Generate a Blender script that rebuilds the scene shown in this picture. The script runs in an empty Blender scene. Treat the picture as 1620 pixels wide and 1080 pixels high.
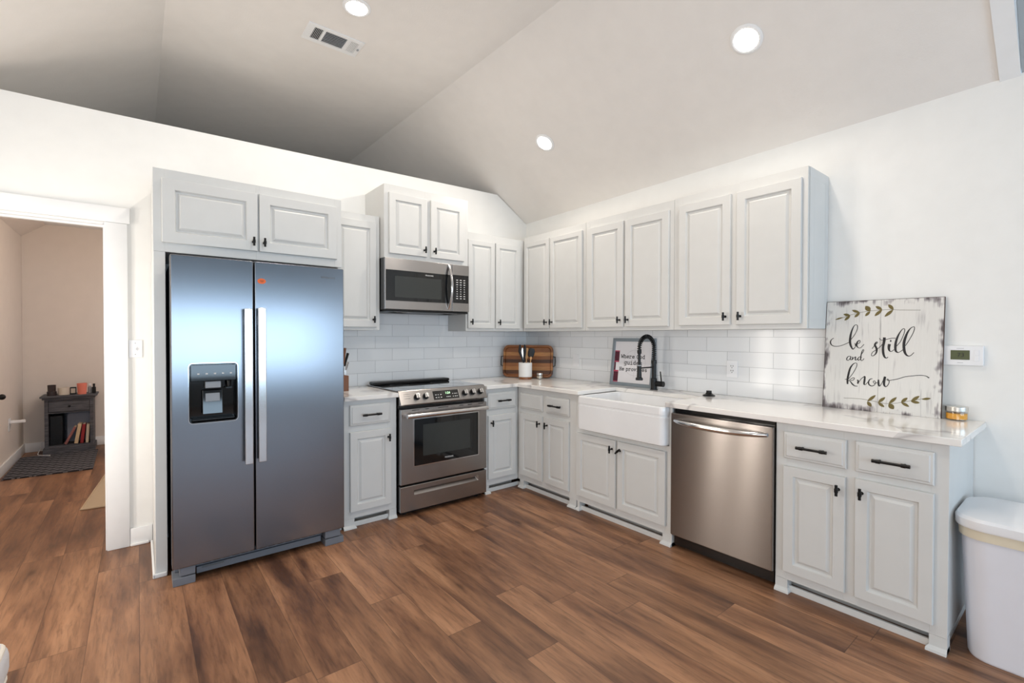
import bpy, bmesh, math, random
from mathutils import Vector, Matrix
random.seed(7)
C = bpy.context.scene.collection
PI = math.pi
R = math.radians

# ------------------------------------------------------------------ camera
cam_data = bpy.data.cameras.new('camera')
cam = bpy.data.objects.new('camera', cam_data); C.objects.link(cam)
cam_data.sensor_width = 36.0
cam_data.lens = 742.46 / 1620 * 36.0
cam_data.clip_start = 0.02
_a, _t, _r = R(38.5728), R(-0.7112), R(0.0746)
fw = Vector((math.sin(_a) * math.cos(_t), math.cos(_a) * math.cos(_t), math.sin(_t)))
rt = Vector((math.cos(_a), -math.sin(_a), 0)); up = rt.cross(fw)
cr = rt * math.cos(_r) + up * math.sin(_r); cu = -rt * math.sin(_r) + up * math.cos(_r)
mw = Matrix((cr, cu, -fw)).transposed().to_4x4()
mw.translation = (-3.2335, -3.8141, 1.3297)
cam.matrix_world = mw
bpy.context.scene.camera = cam

# ------------------------------------------------------------------ world, exposure, added daylight
sc = bpy.context.scene
sc.view_settings.view_transform = 'Standard'
sc.view_settings.look = 'None'
sc.view_settings.gamma = 1.0
sc.view_settings.use_curve_mapping = False
sc.view_settings.exposure = -0.08
sc.cycles.max_bounces = 10
sc.cycles.diffuse_bounces = 6
sc.cycles.sample_clamp_indirect = 6.0
w = bpy.data.worlds.new('sky'); sc.world = w; w.use_nodes = True
w.node_tree.nodes['Background'].inputs[0].default_value = (0.62, 0.80, 1.0, 1)
w.node_tree.nodes['Background'].inputs[1].default_value = 1.6

def area(name, loc, target, sx, sy, power, col, spread=PI):
    d = bpy.data.lights.new(name, 'AREA'); d.shape = 'RECTANGLE'; d.size = sx; d.size_y = sy
    d.energy = power; d.color = col; d.spread = spread
    o = bpy.data.objects.new(name, d); C.objects.link(o); o.location = loc
    o.rotation_euler = (Vector(target) - Vector(loc)).to_track_quat('-Z', 'Y').to_euler()
    return o
COOL = (0.60, 0.81, 1.0)
REARX = (-3.55, -2.15, -0.75)
for i, x in enumerate(REARX):        # added daylight for unseen rear windows, also mirrored by the refrigerator
    area('window_daylight', (x, -7.96, 1.24), (x, 0, 2.4), 1.24, 1.34, 34, COOL)
WARM = (1.0, 0.92, 0.82)
area('window_daylight', (-4.33, -5.0, 1.5), (0, -5.0, 2.0), 2.2, 1.4, 40, WARM)   # added warm daylight for an unseen wide left window of the living room
for y in (-0.60, -1.02):             # two added, unseen narrow panes, for streaks on the dishwasher
    area('window_daylight', (-4.335, y, 1.25), (0, y, 1.6), 0.15, 1.7, 16, WARM)

# ------------------------------------------------------------------ materials
MATS = {}
class N:
    def __init__(s, name):
        s.m = bpy.data.materials.new(name); s.m.use_nodes = True
        s.t = s.m.node_tree; s.b = s.t.nodes['Principled BSDF']; MATS[name] = s.m
    def n(s, typ, **kw):
        nd = s.t.nodes.new('ShaderNode' + typ)
        for k, v in kw.items(): setattr(nd, k, v)
        return nd
    def l(s, a, b): s.t.links.new(a, b)
    def set(s, **kw):
        for k, v in kw.items(): s.b.inputs[k.replace('_', ' ')].default_value = v
        return s
    def math(s, op, a, b=None, c=None):
        nd = s.n('Math', operation=op)
        for i, x in enumerate((a, b, c)):
            if x is None: continue
            if hasattr(x, 'links'): s.l(x, nd.inputs[i])
            else: nd.inputs[i].default_value = x
        return nd.outputs[0]
    def obj(s):
        return s.n('TexCoord').outputs['Object']
    def mapping(s, vec, scale=(1, 1, 1), loc=(0, 0, 0), rot=(0, 0, 0)):
        nd = s.n('Mapping'); s.l(vec, nd.inputs[0])
        nd.inputs['Scale'].default_value = scale; nd.inputs['Location'].default_value = loc; nd.inputs['Rotation'].default_value = rot
        return nd.outputs[0]
    def noise(s, vec, scale, detail=4, rough=0.5, dist=0.0):
        nd = s.n('TexNoise'); nd.inputs['Scale'].default_value = scale; nd.inputs['Detail'].default_value = detail
        nd.inputs['Roughness'].default_value = rough; nd.inputs['Distortion'].default_value = dist
        if vec is not None: s.l(vec, nd.inputs['Vector'])
        return nd.outputs['Fac']
    def ramp(s, fac, stops, interp='LINEAR'):
        nd = s.n('ValToRGB'); cr_ = nd.color_ramp; cr_.interpolation = interp
        while len(cr_.elements) < len(stops): cr_.elements.new(0.5)
        for e, (p, c) in zip(cr_.elements, stops):
            e.position = p; e.color = c if len(c) == 4 else (*c, 1)
        s.l(fac, nd.inputs[0]); return nd.outputs['Color']
    def mix(s, fac, a, b, blend='MIX'):
        nd = s.n('Mix', data_type='RGBA', blend_type=blend)
        for i, x in ((0, fac), (6, a), (7, b)):
            if hasattr(x, 'links'): s.l(x, nd.inputs[i])
            else: nd.inputs[i].default_value = x if i == 0 else (x if len(x) == 4 else (*x, 1))
        return nd.outputs[2]
    def bump(s, h, strength=0.2, dist=0.01):
        nd = s.n('Bump'); nd.inputs['Strength'].default_value = strength; nd.inputs['Distance'].default_value = dist
        s.l(h, nd.inputs['Height']); s.l(nd.outputs[0], s.b.inputs['Normal'])

def srgb(r, g, b):
    f = lambda c: (c / 255 / 12.92) if c <= 10 else ((c / 255 + 0.055) / 1.055) ** 2.4
    return (f(r), f(g), f(b), 1)

def simple(name, col, rough=0.5, metal=0.0, bump=0, bscale=300, spec=0.5, coat=0, **kw):
    s = N(name); s.set(Base_Color=col, Roughness=rough, Metallic=metal)
    s.b.inputs['Specular IOR Level'].default_value = spec
    s.b.inputs['Coat Weight'].default_value = coat
    o = s.obj()
    v = s.noise(o, 9.0, 3)
    c2 = tuple(x * 0.93 for x in col[:3]) + (1,)
    s.l(s.mix(v, col, c2), s.b.inputs['Base Color'])
    if bump: s.bump(s.noise(o, bscale, 3), bump, 0.002)
    return s.m

WALL = simple('wall_paint', srgb(240, 240, 238), 0.75, bump=0.12, bscale=160)
LIVING = simple('living_room_paint', srgb(172, 176, 178), 0.8, bump=0.12, bscale=160)  # unseen room's colour darkened to dim what the refrigerator reflects
CEIL = simple('ceiling_paint', srgb(236, 232, 228), 0.85, bump=0.35, bscale=120)
BEDWALL = simple('bedroom_paint', srgb(222, 213, 205), 0.8, bump=0.2, bscale=160)
TRIM = simple('trim_paint', srgb(240, 241, 242), 0.4)
CAB = simple('cabinet_paint', srgb(214, 215, 214), 0.38, bump=0.03, bscale=60)
DARK = simple('dark_gap', srgb(22, 22, 24), 0.6)
BLACK = simple('matte_black', srgb(11, 11, 13), 0.36, spec=0.35)
BLACKMETAL = simple('oil_black_metal', srgb(13, 13, 15), 0.34, 0.2, spec=0.4)
GLOSSBLACK = simple('black_gloss', srgb(10, 11, 14), 0.06, spec=0.6)
GLASSDARK = simple('oven_glass', srgb(16, 18, 20), 0.05, spec=0.6)
MESHDARK = simple('microwave_screen', srgb(52, 55, 54), 0.18)
PORC = simple('porcelain', srgb(242, 243, 245), 0.12, coat=0.4)
PLASTIC = simple('white_plastic', srgb(238, 239, 242), 0.32)
CANP = simple('can_plastic', srgb(226, 227, 235), 0.4)
GREYPL = simple('grey_plastic', srgb(150, 154, 160), 0.4)
FRGREY = simple('appliance_grey', srgb(112, 117, 126), 0.45)
CHROME = simple('chrome', (0.75, 0.75, 0.76, 1), 0.12, 1.0)
BAG = simple('bin_bag', srgb(222, 212, 190), 0.5, bump=0.4, bscale=60)
ORANGE = simple('orange_sticker', srgb(232, 110, 55), 0.6)
INK = simple('sign_ink', srgb(40, 38, 40), 0.7)
LEAF = simple('leaf_paint', srgb(110, 96, 52), 0.7, bump=0.2)
VINE = simple('vine_paint', srgb(120, 116, 100), 0.7)
WHITEMARK = simple('white_mark', srgb(225, 225, 225), 0.6)
GREYMARK = simple('grey_mark', srgb(95, 100, 104), 0.5)
WAX = simple('yellow_wax', srgb(252, 178, 14), 0.4)
LIDM = simple('tin_lid', (0.7, 0.68, 0.64, 1), 0.28, 1.0)
FRAMEM = simple('grey_frame_wood', srgb(132, 142, 150), 0.5, bump=0.3, bscale=90)
PAPER = simple('print_paper', srgb(230, 228, 232), 0.7)
MAROON = simple('print_maroon', srgb(84, 22, 44), 0.6)
PINK = simple('print_pink', srgb(186, 40, 84), 0.6)
CORAL = simple('coral_plastic', srgb(226, 128, 108), 0.5)
CREAM = simple('cream_ceramic', srgb(206, 196, 182), 0.45)
CLOTH = simple('slipcover_fabric', srgb(226, 224, 226), 0.9, bump=0.6, bscale=420)
PIPING = simple('piping_fabric', srgb(236, 228, 216), 0.9, bump=0.4, bscale=420)
BOOKR = simple('book_red', srgb(150, 34, 40), 0.6)
BOOKC = simple('book_cream', srgb(212, 186, 150), 0.7)
BOOKP = simple('book_rose', srgb(150, 96, 92), 0.7)
BOOKW = simple('book_ivory', srgb(205, 190, 170), 0.7)
BAGGREY = simple('grey_bag', srgb(150, 156, 172), 0.6, bump=0.8, bscale=30)
KNIFEWOOD = simple('knife_wood', srgb(120, 76, 52), 0.5, bump=0.1, bscale=50)
SPOONWOOD = simple('spoon_wood', srgb(206, 160, 112), 0.6, bump=0.1, bscale=50)
CROCKW = simple('crock_glaze', srgb(232, 230, 228), 0.25, bump=0.12, bscale=140)
LCD = simple('lcd_green', srgb(88, 94, 66), 0.25)
RUBBER = simple('grey_rubber', srgb(92, 98, 106), 0.6)
LOUVRE = simple('louvre_shadow', srgb(70, 72, 74), 0.6)
RUGB = simple('beige_rug', srgb(188, 170, 146), 0.95, bump=0.8, bscale=260)
TEAL = simple('frosted_white', srgb(205, 212, 216), 0.5)

def steel(name, col, rough, aniso=0.75, vary=0.05, ax=2):
    s = N(name); s.set(Metallic=1.0, Roughness=rough, Anisotropic=aniso)
    t = s.n('CombineXYZ'); t.inputs[ax].default_value = 1.0
    s.l(t.outputs[0], s.b.inputs['Tangent'])
    g = s.noise(s.mapping(s.obj(), (4, 4, 900)), 1.0, 2)
    lo = tuple(x * (1 - vary) for x in col[:3]) + (1,)
    c = s.mix(g, lo, col)
    sm = s.noise(s.mapping(s.obj(), (7, 7, 2.2)), 1.0, 5, 0.6)
    s.l(s.mix(s.math('MULTIPLY', sm, 0.12), c, tuple(x * 0.75 for x in col[:3]) + (1,)), s.b.inputs['Base Color'])
    return s.m
STEEL = steel('brushed_steel', (0.37, 0.355, 0.35, 1), 0.27)
STEELD = steel('dishwasher_steel', (0.30, 0.275, 0.26, 1), 0.24, 0.99)
STEELF = steel('fridge_steel', (0.265, 0.28, 0.31, 1), 0.22, 0.5, ax=0)
HANDLEM = simple('satin_bar', (0.70, 0.69, 0.69, 1), 0.16, 1.0)
COOKTOP = simple('ceramic_glass', srgb(24, 27, 31), 0.07, spec=1.0, coat=1.0)
COOKTOP.node_tree.nodes['Principled BSDF'].inputs['IOR'].default_value = 2.2
STEELB = steel('handle_steel', (0.74, 0.73, 0.73, 1), 0.18, 0.3)

def emis(name, col, strength):
    s = N(name); s.set(Base_Color=(0.8, 0.8, 0.8, 1), Emission_Color=col, Emission_Strength=strength)
    return s.m
LAMP = emis('lamp_lens', (1.0, 0.95, 0.88, 1), 14.0)
GREENLED = emis('green_led', (0.25, 1.0, 0.3, 1), 0.9)

def glass(name, tint, fac=0.16):
    s = N(name); out = s.t.nodes['Material Output']
    tr = s.n('BsdfTransparent'); tr.inputs[0].default_value = tint
    gl = s.n('BsdfGlossy'); gl.inputs['Roughness'].default_value = 0.03
    mx = s.n('MixShader'); mx.inputs[0].default_value = fac
    s.l(tr.outputs[0], mx.inputs[1]); s.l(gl.outputs[0], mx.inputs[2]); s.l(mx.outputs[0], out.inputs[0])
    return s.m
GLASS = glass('clear_glass', (0.97, 0.97, 0.96, 1), 0.07)
SMOKE = glass('smoked_glass', (0.25, 0.2, 0.2, 1), 0.2)

# floor planks run along world y
s = N('plank_floor'); s.set(Roughness=0.36)
o = s.obj(); sep = s.n('SeparateXYZ'); s.l(o, sep.inputs[0]); X, Y = sep.outputs[0], sep.outputs[1]
PW, PL = 0.178, 1.22
rowf = s.math('DIVIDE', s.math('ADD', X, 10.0), PW); row = s.math('FLOOR', rowf)
wn = s.n('TexWhiteNoise', noise_dimensions='1D'); s.l(row, wn.inputs['W'])
colf = s.math('ADD', s.math('DIVIDE', s.math('ADD', Y, 20.0), PL), wn.outputs['Value']); col = s.math('FLOOR', colf)
idv = s.n('CombineXYZ'); s.l(row, idv.inputs[0]); s.l(col, idv.inputs[1])
wn2 = s.n('TexWhiteNoise', noise_dimensions='3D'); s.l(idv.outputs[0], wn2.inputs['Vector']); pid = wn2.outputs['Value']
gv = s.n('CombineXYZ'); s.l(X, gv.inputs[0]); s.l(s.math('MULTIPLY', Y, 0.1), gv.inputs[1]); s.l(s.math('MULTIPLY', pid, 37.0), gv.inputs[2])
gv2 = s.n('CombineXYZ'); s.l(X, gv2.inputs[0]); s.l(s.math('MULTIPLY', Y, 0.13), gv2.inputs[1]); s.l(s.math('MULTIPLY', pid, 53.0), gv2.inputs[2])
fine = s.noise(gv.outputs[0], 70.0, 7, 0.65, 0.5)
broad = s.noise(gv2.outputs[0], 9.0, 4, 0.55, 0.35)
base = s.ramp(broad, [(0.27, srgb(78, 51, 37)), (0.42, srgb(118, 82, 59)), (0.58, srgb(150, 109, 80)), (0.78, srgb(175, 132, 100))])
grain = s.ramp(fine, [(0.32, (0.58, 0.56, 0.54)), (0.52, (1, 1, 1)), (0.72, (1.15, 1.13, 1.10))])
c = s.mix(0.85, base, grain, 'MULTIPLY')
tone = s.ramp(pid, [(0.0, (0.76, 0.74, 0.72)), (0.35, (0.95, 0.94, 0.93)), (0.75, (1.04, 1.04, 1.04)), (1.0, (1.14, 1.14, 1.14))])
c = s.mix(1.0, c, tone, 'MULTIPLY')
kn = s.n('TexVoronoi'); kn.inputs['Scale'].default_value = 3.2
kv = s.n('CombineXYZ'); s.l(X, kv.inputs[0]); s.l(s.math('MULTIPLY', Y, 0.4), kv.inputs[1]); s.l(s.math('MULTIPLY', pid, 11.0), kv.inputs[2]); s.l(kv.outputs[0], kn.inputs['Vector'])
knot = s.ramp(kn.outputs['Distance'], [(0.025, (0.30, 0.26, 0.24)), (0.07, (0.72, 0.70, 0.68)), (0.16, (1, 1, 1))])
c = s.mix(0.8, c, knot, 'MULTIPLY')
fx = s.math('FRACT', rowf); fy = s.math('FRACT', colf)
ex = s.math('MINIMUM', fx, s.math('SUBTRACT', 1.0, fx)); ey = s.math('MINIMUM', fy, s.math('SUBTRACT', 1.0, fy))
seam = s.math('MAXIMUM', s.math('LESS_THAN', ex, 0.0075), s.math('LESS_THAN', ey, 0.0014))
c = s.mix(s.math('MULTIPLY', seam, 0.55), c, srgb(58, 38, 28))
s.l(c, s.b.inputs['Base Color'])
s.l(s.math('ADD', s.math('MULTIPLY', fine, 0.2), 0.33), s.b.inputs['Roughness'])
s.bump(s.math('SUBTRACT', fine, s.math('MULTIPLY', seam, 1.5)), 0.12, 0.002)
FLOOR = s.m

# subway tile; horizontal axis is x or y of the object, phase set by joints in the photograph
def tile(name, axis, sign, phase):
    s = N(name); s.set(Roughness=0.14)
    o = s.obj(); sep = s.n('SeparateXYZ'); s.l(o, sep.inputs[0])
    u = s.math('ADD', s.math('MULTIPLY', sep.outputs[axis], sign), -phase + 0.305 * 20)
    v = s.math('ADD', sep.outputs[2], -0.914)
    cv = s.n('CombineXYZ'); s.l(u, cv.inputs[0]); s.l(v, cv.inputs[1])
    br = s.n('TexBrick'); br.offset = 0.5; br.offset_frequency = 2
    br.inputs['Scale'].default_value = 1.0; br.inputs['Brick Width'].default_value = 0.305; br.inputs['Row Height'].default_value = 0.102
    br.inputs['Mortar Size'].default_value = 0.0016; br.inputs['Mortar Smooth'].default_value = 0.1
    br.inputs['Color1'].default_value = srgb(236, 238, 240); br.inputs['Color2'].default_value = srgb(226, 228, 231); br.inputs['Mortar'].default_value = srgb(188, 191, 194)
    s.l(cv.outputs[0], br.inputs['Vector'])
    s.l(br.outputs['Color'], s.b.inputs['Base Color'])
    h = s.math('SUBTRACT', s.math('MULTIPLY', s.noise(o, 14, 2), 0.15), br.outputs['Fac'])
    s.bump(h, 0.35, 0.003)
    return s.m
TILEB = tile('subway_tile_back', 0, 1.0, -1.670)
TILER = tile('subway_tile_right', 1, -1.0, 2.338)

# quartz
s = N('quartz'); s.set(Roughness=0.12)
o = s.obj()
wv = s.n('TexNoise'); wv.inputs['Scale'].default_value = 1.3; wv.inputs['Detail'].default_value = 3; wv.inputs['Distortion'].default_value = 1.2
s.l(s.mapping(o, (0.8, 0.8, 0.8), rot=(0, 0, 0.5)), wv.inputs['Vector'])
vein = s.math('ABSOLUTE', s.math('SUBTRACT', wv.outputs['Fac'], 0.5))
vm = s.noise(o, 2.1, 2)
c = s.ramp(vein, [(0.0, srgb(190, 187, 186)), (0.010, srgb(216, 213, 211)), (0.028, srgb(238, 236, 233)), (1.0, srgb(241, 239, 236))])
c = s.mix(s.math('GREATER_THAN', vm, 0.47), (*srgb(240, 237, 234)[:3], 1), c)
s.l(c, s.b.inputs['Base Color']); QUARTZ = s.m

# acacia tray, strips run along local x
s = N('acacia'); s.set(Roughness=0.35)
o = s.obj(); sep = s.n('SeparateXYZ'); s.l(o, sep.inputs[0])
st = s.math('FLOOR', s.math('DIVIDE', sep.outputs[2], 0.036))
wn = s.n('TexWhiteNoise', noise_dimensions='1D'); s.l(st, wn.inputs['W'])
g = s.noise(s.mapping(o, (2.5, 2.5, 40)), 3.0, 5, 0.6, 0.8)
f = s.math('ADD', s.math('MULTIPLY', wn.outputs['Value'], 0.65), s.math('MULTIPLY', g, 0.4))
s.l(s.ramp(f, [(0.15, srgb(58, 32, 20)), (0.45, srgb(112, 66, 38)), (0.7, srgb(150, 94, 52)), (0.92, srgb(204, 150, 92))]), s.b.inputs['Base Color'])
ACACIA = s.m

# whitewashed sign boards: three vertical boards, worn along edges and in streaks
s = N('whitewashed_board'); s.set(Roughness=0.7)
o = s.obj(); sep = s.n('SeparateXYZ'); s.l(o, sep.inputs[0]); X, Z = sep.outputs[0], sep.outputs[2]
fn = s.noise(s.mapping(o, (150, 10, 9)), 1.0, 5, 0.65)
def remap(v, lo, hi):
    nd = s.n('MapRange'); nd.inputs['From Min'].default_value = lo; nd.inputs['From Max'].default_value = hi; s.l(v, nd.inputs['Value']); return nd.outputs[0]
patch = remap(s.noise(s.mapping(o, (15, 4, 11), loc=(1.3, 0, 2.4)), 1.0, 2), 0.44, 0.64)
dx = s.math('MINIMUM', X, s.math('SUBTRACT', 0.522, X)); dz = s.math('MINIMUM', Z, s.math('SUBTRACT', 0.618, Z))
edge = s.math('MAXIMUM', s.math('SUBTRACT', 1.0, s.math('DIVIDE', s.math('MINIMUM', dx, dz), 0.05)), 0.0)
fr = remap(fn, 0.36, 0.64)
wear = s.math('MULTIPLY', edge, s.math('ADD', s.math('MULTIPLY', patch, 0.75), s.math('MULTIPLY', fr, 0.42)))
inner = s.math('MULTIPLY', remap(s.noise(s.mapping(o, (60, 6, 4.5), loc=(0.7, 0, 5.1)), 1.0, 3), 0.55, 0.72), remap(s.noise(s.mapping(o, (9, 3, 5), loc=(4.2, 0, 1.1)), 1.0, 1), 0.48, 0.62))
c = s.ramp(wear, [(0.28, srgb(222, 220, 216)), (0.46, srgb(170, 165, 166)), (0.72, srgb(88, 80, 82))])
c = s.mix(s.math('MULTIPLY', inner, 0.6), c, srgb(130, 125, 130))
c = s.mix(s.math('MULTIPLY', fr, 0.10), c, srgb(178, 174, 172))
bx = s.math('FRACT', s.math('DIVIDE', X, 0.262)); bx = s.math('MINIMUM', bx, s.math('SUBTRACT', 1.0, bx))
c = s.mix(s.math('MULTIPLY', s.math('LESS_THAN', bx, 0.005), 0.5), c, srgb(120, 114, 112))
s.l(c, s.b.inputs['Base Color']); s.bump(fn, 0.25, 0.002); BOARD = s.m
WORNEDGE = simple('worn_edge', srgb(74, 56, 50), 0.8, bump=0.4, bscale=80)

# dark weathered nightstand wood
s = N('weathered_grey_wood'); s.set(Roughness=0.6)
o = s.obj(); g = s.noise(s.mapping(o, (8, 8, 70)), 1.0, 5, 0.6)
s.l(s.ramp(g, [(0.3, srgb(46, 46, 52)), (0.6, srgb(88, 88, 94)), (0.8, srgb(112, 110, 112))]), s.b.inputs['Base Color']); s.bump(g, 0.2, 0.002); NIGHTW = s.m

# dark mat with a lattice of diamonds
s = N('diamond_mat'); s.set(Roughness=0.9)
o = s.obj(); sep = s.n('SeparateXYZ'); s.l(o, sep.inputs[0])
a = s.math('ABSOLUTE', s.math('SUBTRACT', s.math('FRACT', s.math('MULTIPLY', s.math('ADD', sep.outputs[0], sep.outputs[1]), 9.0)), 0.5))
b = s.math('ABSOLUTE', s.math('SUBTRACT', s.math('FRACT', s.math('MULTIPLY', s.math('SUBTRACT', sep.outputs[0], sep.outputs[1]), 9.0)), 0.5))
ln = s.math('LESS_THAN', s.math('MINIMUM', a, b), 0.09)
s.l(s.mix(ln, srgb(34, 36, 44), srgb(108, 106, 110)), s.b.inputs['Base Color']); s.bump(s.noise(o, 300, 2), 0.5, 0.003); MATM = s.m

# ------------------------------------------------------------------ mesh helper
class B:
    def __init__(s): s.bm = bmesh.new()
    def _xf(s, vs, T):
        if T is not None: bmesh.ops.transform(s.bm, matrix=T, verts=vs)
    def box(s, x0, x1, y0, y1, z0, z1, bev=0.0, T=None, seg=2):
        b2 = bmesh.new()
        r = bmesh.ops.create_cube(b2, size=1.0)
        for v in b2.verts:
            v.co = ((x0 + x1) / 2 + v.co.x * (x1 - x0), (y0 + y1) / 2 + v.co.y * (y1 - y0), (z0 + z1) / 2 + v.co.z * (z1 - z0))
        if bev > 0:
            bmesh.ops.bevel(b2, geom=b2.edges[:], offset=bev, segments=seg, affect='EDGES', profile=0.5, clamp_overlap=True)
        if T is not None: bmesh.ops.transform(b2, matrix=T, verts=b2.verts[:])
        s._merge(b2); return s
    def _merge(s, b2):
        me = bpy.data.meshes.new('tmp'); b2.to_mesh(me); b2.free()
        s.bm.from_mesh(me); bpy.data.meshes.remove(me)
    def loft(s, rings, cap0=True, cap1=True, T=None, closed=True):
        vs = [[s.bm.verts.new(p) for p in r] for r in rings]
        n = len(rings[0]); m = n if closed else n - 1
        for a, b in zip(vs, vs[1:]):
            for i in range(m):
                j = (i + 1) % n
                try: s.bm.faces.new((a[i], a[j], b[j], b[i]))
                except ValueError: pass
        if cap0: s.bm.faces.new(list(reversed(vs[0])))
        if cap1: s.bm.faces.new(vs[-1])
        s._xf([v for r in vs for v in r], T); return s
    def prism(s, poly, fn, a0, a1, T=None):
        return s.loft([[fn(p, a0) for p in poly], [fn(p, a1) for p in poly]], T=T)
    def cyl(s, p0, p1, r0, r1=None, seg=20, T=None):
        p0, p1 = Vector(p0), Vector(p1); r1 = r0 if r1 is None else r1
        return s.tube([p0, p1], [r0, r1], seg, T)
    def tube(s, pts, r, seg=12, T=None, closed=False, flat=None):
        pts = [Vector(p) for p in pts]; n = len(pts)
        rs = r if isinstance(r, (list, tuple)) else [r] * n
        rings = []; u = None
        for i, p in enumerate(pts):
            if closed: t = (pts[(i + 1) % n] - pts[i - 1])
            else: t = pts[min(i + 1, n - 1)] - pts[max(i - 1, 0)]
            if t.length < 1e-9: t = Vector((0, 0, 1))
            t.normalize()
            if u is None:
                u = t.orthogonal().normalized()
                if flat is not None: u = (Vector(flat) - t * Vector(flat).dot(t)).normalized()
            u = (u - t * u.dot(t)).normalized(); v = t.cross(u)
            fl = 1.0 if flat is None else 0.5
            rings.append([p + (u * math.cos(2 * PI * k / seg) * fl + v * math.sin(2 * PI * k / seg)) * rs[i] for k in range(seg)])
        if closed: rings.append(rings[0]); return s.loft(rings, False, False, T)
        return s.loft(rings, True, True, T)
    def lathe(s, prof, c=(0, 0, 0), seg=28, T=None):
        rings = [[(c[0] + r * math.cos(2 * PI * k / seg), c[1] + r * math.sin(2 * PI * k / seg), c[2] + z) for k in range(seg)] for r, z in prof]
        return s.loft(rings, True, True, T)
    def ball(s, c, r, T=None, sc=(1, 1, 1)):
        n = 10
        prof = [(max(r * math.sin(PI * i / n), r * 0.02), -r * math.cos(PI * i / n)) for i in range(n + 1)]
        rings = [[(c[0] + q * sc[0] * math.cos(2 * PI * k / 16), c[1] + q * sc[1] * math.sin(2 * PI * k / 16), c[2] + z * sc[2]) for k in range(16)] for q, z in prof]
        return s.loft(rings, True, True, T)

def rrect(x0, x1, z0, z1, r, y, k=4, mode='xz'):
    pts = []
    for cx, cz, a0 in ((x1 - r, z0 + r, -90), (x1 - r, z1 - r, 0), (x0 + r, z1 - r, 90), (x0 + r, z0 + r, 180)):
        for i in range(k + 1):
            a = R(a0 + 90 * i / k); px, pz = cx + r * math.cos(a), cz + r * math.sin(a)
            pts.append((px, y, pz) if mode == 'xz' else (px, pz, y))
    return pts

ORG = {}
ROT = {'b': 0.0, 'r': -PI / 2}
def wloc(wall, p):
    a = ROT.get(wall, wall) if isinstance(wall, str) else wall
    return Vector((p[0] * math.cos(a) - p[1] * math.sin(a), p[0] * math.sin(a) + p[1] * math.cos(a), p[2]))
def finish(bm, name, mat, smooth=True):
    bmesh.ops.remove_doubles(bm, verts=bm.verts[:], dist=1e-6)
    bmesh.ops.recalc_face_normals(bm, faces=bm.faces[:])
    me = bpy.data.meshes.new(name); bm.to_mesh(me); bm.free()
    me.materials.append(mat)
    if smooth:
        for p in me.polygons: p.use_smooth = True
        me.set_sharp_from_angle(angle=R(32))
    return me
def props(o, label, cat, group=None):
    o['label'] = label; o['category'] = cat
    if group: o['group'] = group
def thing(name, label, cat, wall, org, group=None, tilt=0.0):
    o = bpy.data.objects.new(name, None); C.objects.link(o); o.empty_display_size = 0.1
    a = ROT[wall] if isinstance(wall, str) else wall
    o.location = wloc(a, org); o.rotation_euler = (tilt, 0, a)
    props(o, label, cat, group); ORG[o] = Vector(org); return o
def root_of(o):
    while o.parent: o = o.parent
    return o
def part(name, b, mat, parent, label=None, kind=None):
    bm = b.bm
    bmesh.ops.translate(bm, verts=bm.verts[:], vec=-ORG[root_of(parent)])
    o = bpy.data.objects.new(name, finish(bm, name, mat)); C.objects.link(o); o.parent = parent
    if label: o['label'] = label
    if kind: o['kind'] = kind
    return wnorm(o)
def wnorm(o):
    m_ = o.modifiers.new('normals', 'WEIGHTED_NORMAL'); m_.keep_sharp = True; m_.weight = 100; return o
def solo(name, label, cat, b, mat, wall, org, group=None, tilt=0.0):
    bm = b.bm; bmesh.ops.translate(bm, verts=bm.verts[:], vec=-Vector(org))
    o = bpy.data.objects.new(name, finish(bm, name, mat)); C.objects.link(o)
    a = ROT[wall] if isinstance(wall, str) else wall
    o.location = wloc(a, org); o.rotation_euler = (tilt, 0, a); ORG[o] = Vector(org)
    props(o, label, cat, group); return wnorm(o)
def struct(name, b, mat):
    o = bpy.data.objects.new(name, finish(b.bm, name, mat)); C.objects.link(o); o['kind'] = 'structure'; return o
def text(parent, name, body, size, mat, T, align='CENTER', spacing=1.0, offs=0.0):
    cu_ = bpy.data.curves.new('t', 'FONT'); cu_.body = body; cu_.size = size; cu_.align_x = align; cu_.align_y = 'CENTER'
    cu_.extrude = 0.0003; cu_.space_character = spacing; cu_.offset = offs
    to = bpy.data.objects.new('t', cu_); C.objects.link(to)
    dg = bpy.context.evaluated_depsgraph_get(); dg.update()
    me = bpy.data.meshes.new_from_object(to.evaluated_get(dg))
    bpy.data.objects.remove(to)
    b = B(); b.bm.from_mesh(me); bpy.data.meshes.remove(me)
    bmesh.ops.transform(b.bm, matrix=T, verts=b.bm.verts[:])
    return part(name, b, mat, parent)
FACE = Matrix.Rotation(PI / 2, 4, 'X')      # text plane turned to face -y
def TT(x, y, z): return Matrix.Translation((x, y, z)) @ FACE
def smooth_path(pts, sub=6):
    out = []; n = len(pts)
    for i in range(n - 1):
        p0, p1, p2, p3 = pts[max(i - 1, 0)], pts[i], pts[i + 1], pts[min(i + 2, n - 1)]
        for k in range(sub):
            t = k / sub
            out.append(tuple(0.5 * (2 * b + (c - a) * t + (2 * a - 5 * b + 4 * c - d) * t * t + (3 * b - a - 3 * c + d) * t ** 3) for a, b, c, d in zip(p0, p1, p2, p3)))
    out.append(tuple(pts[-1])); return out
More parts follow.
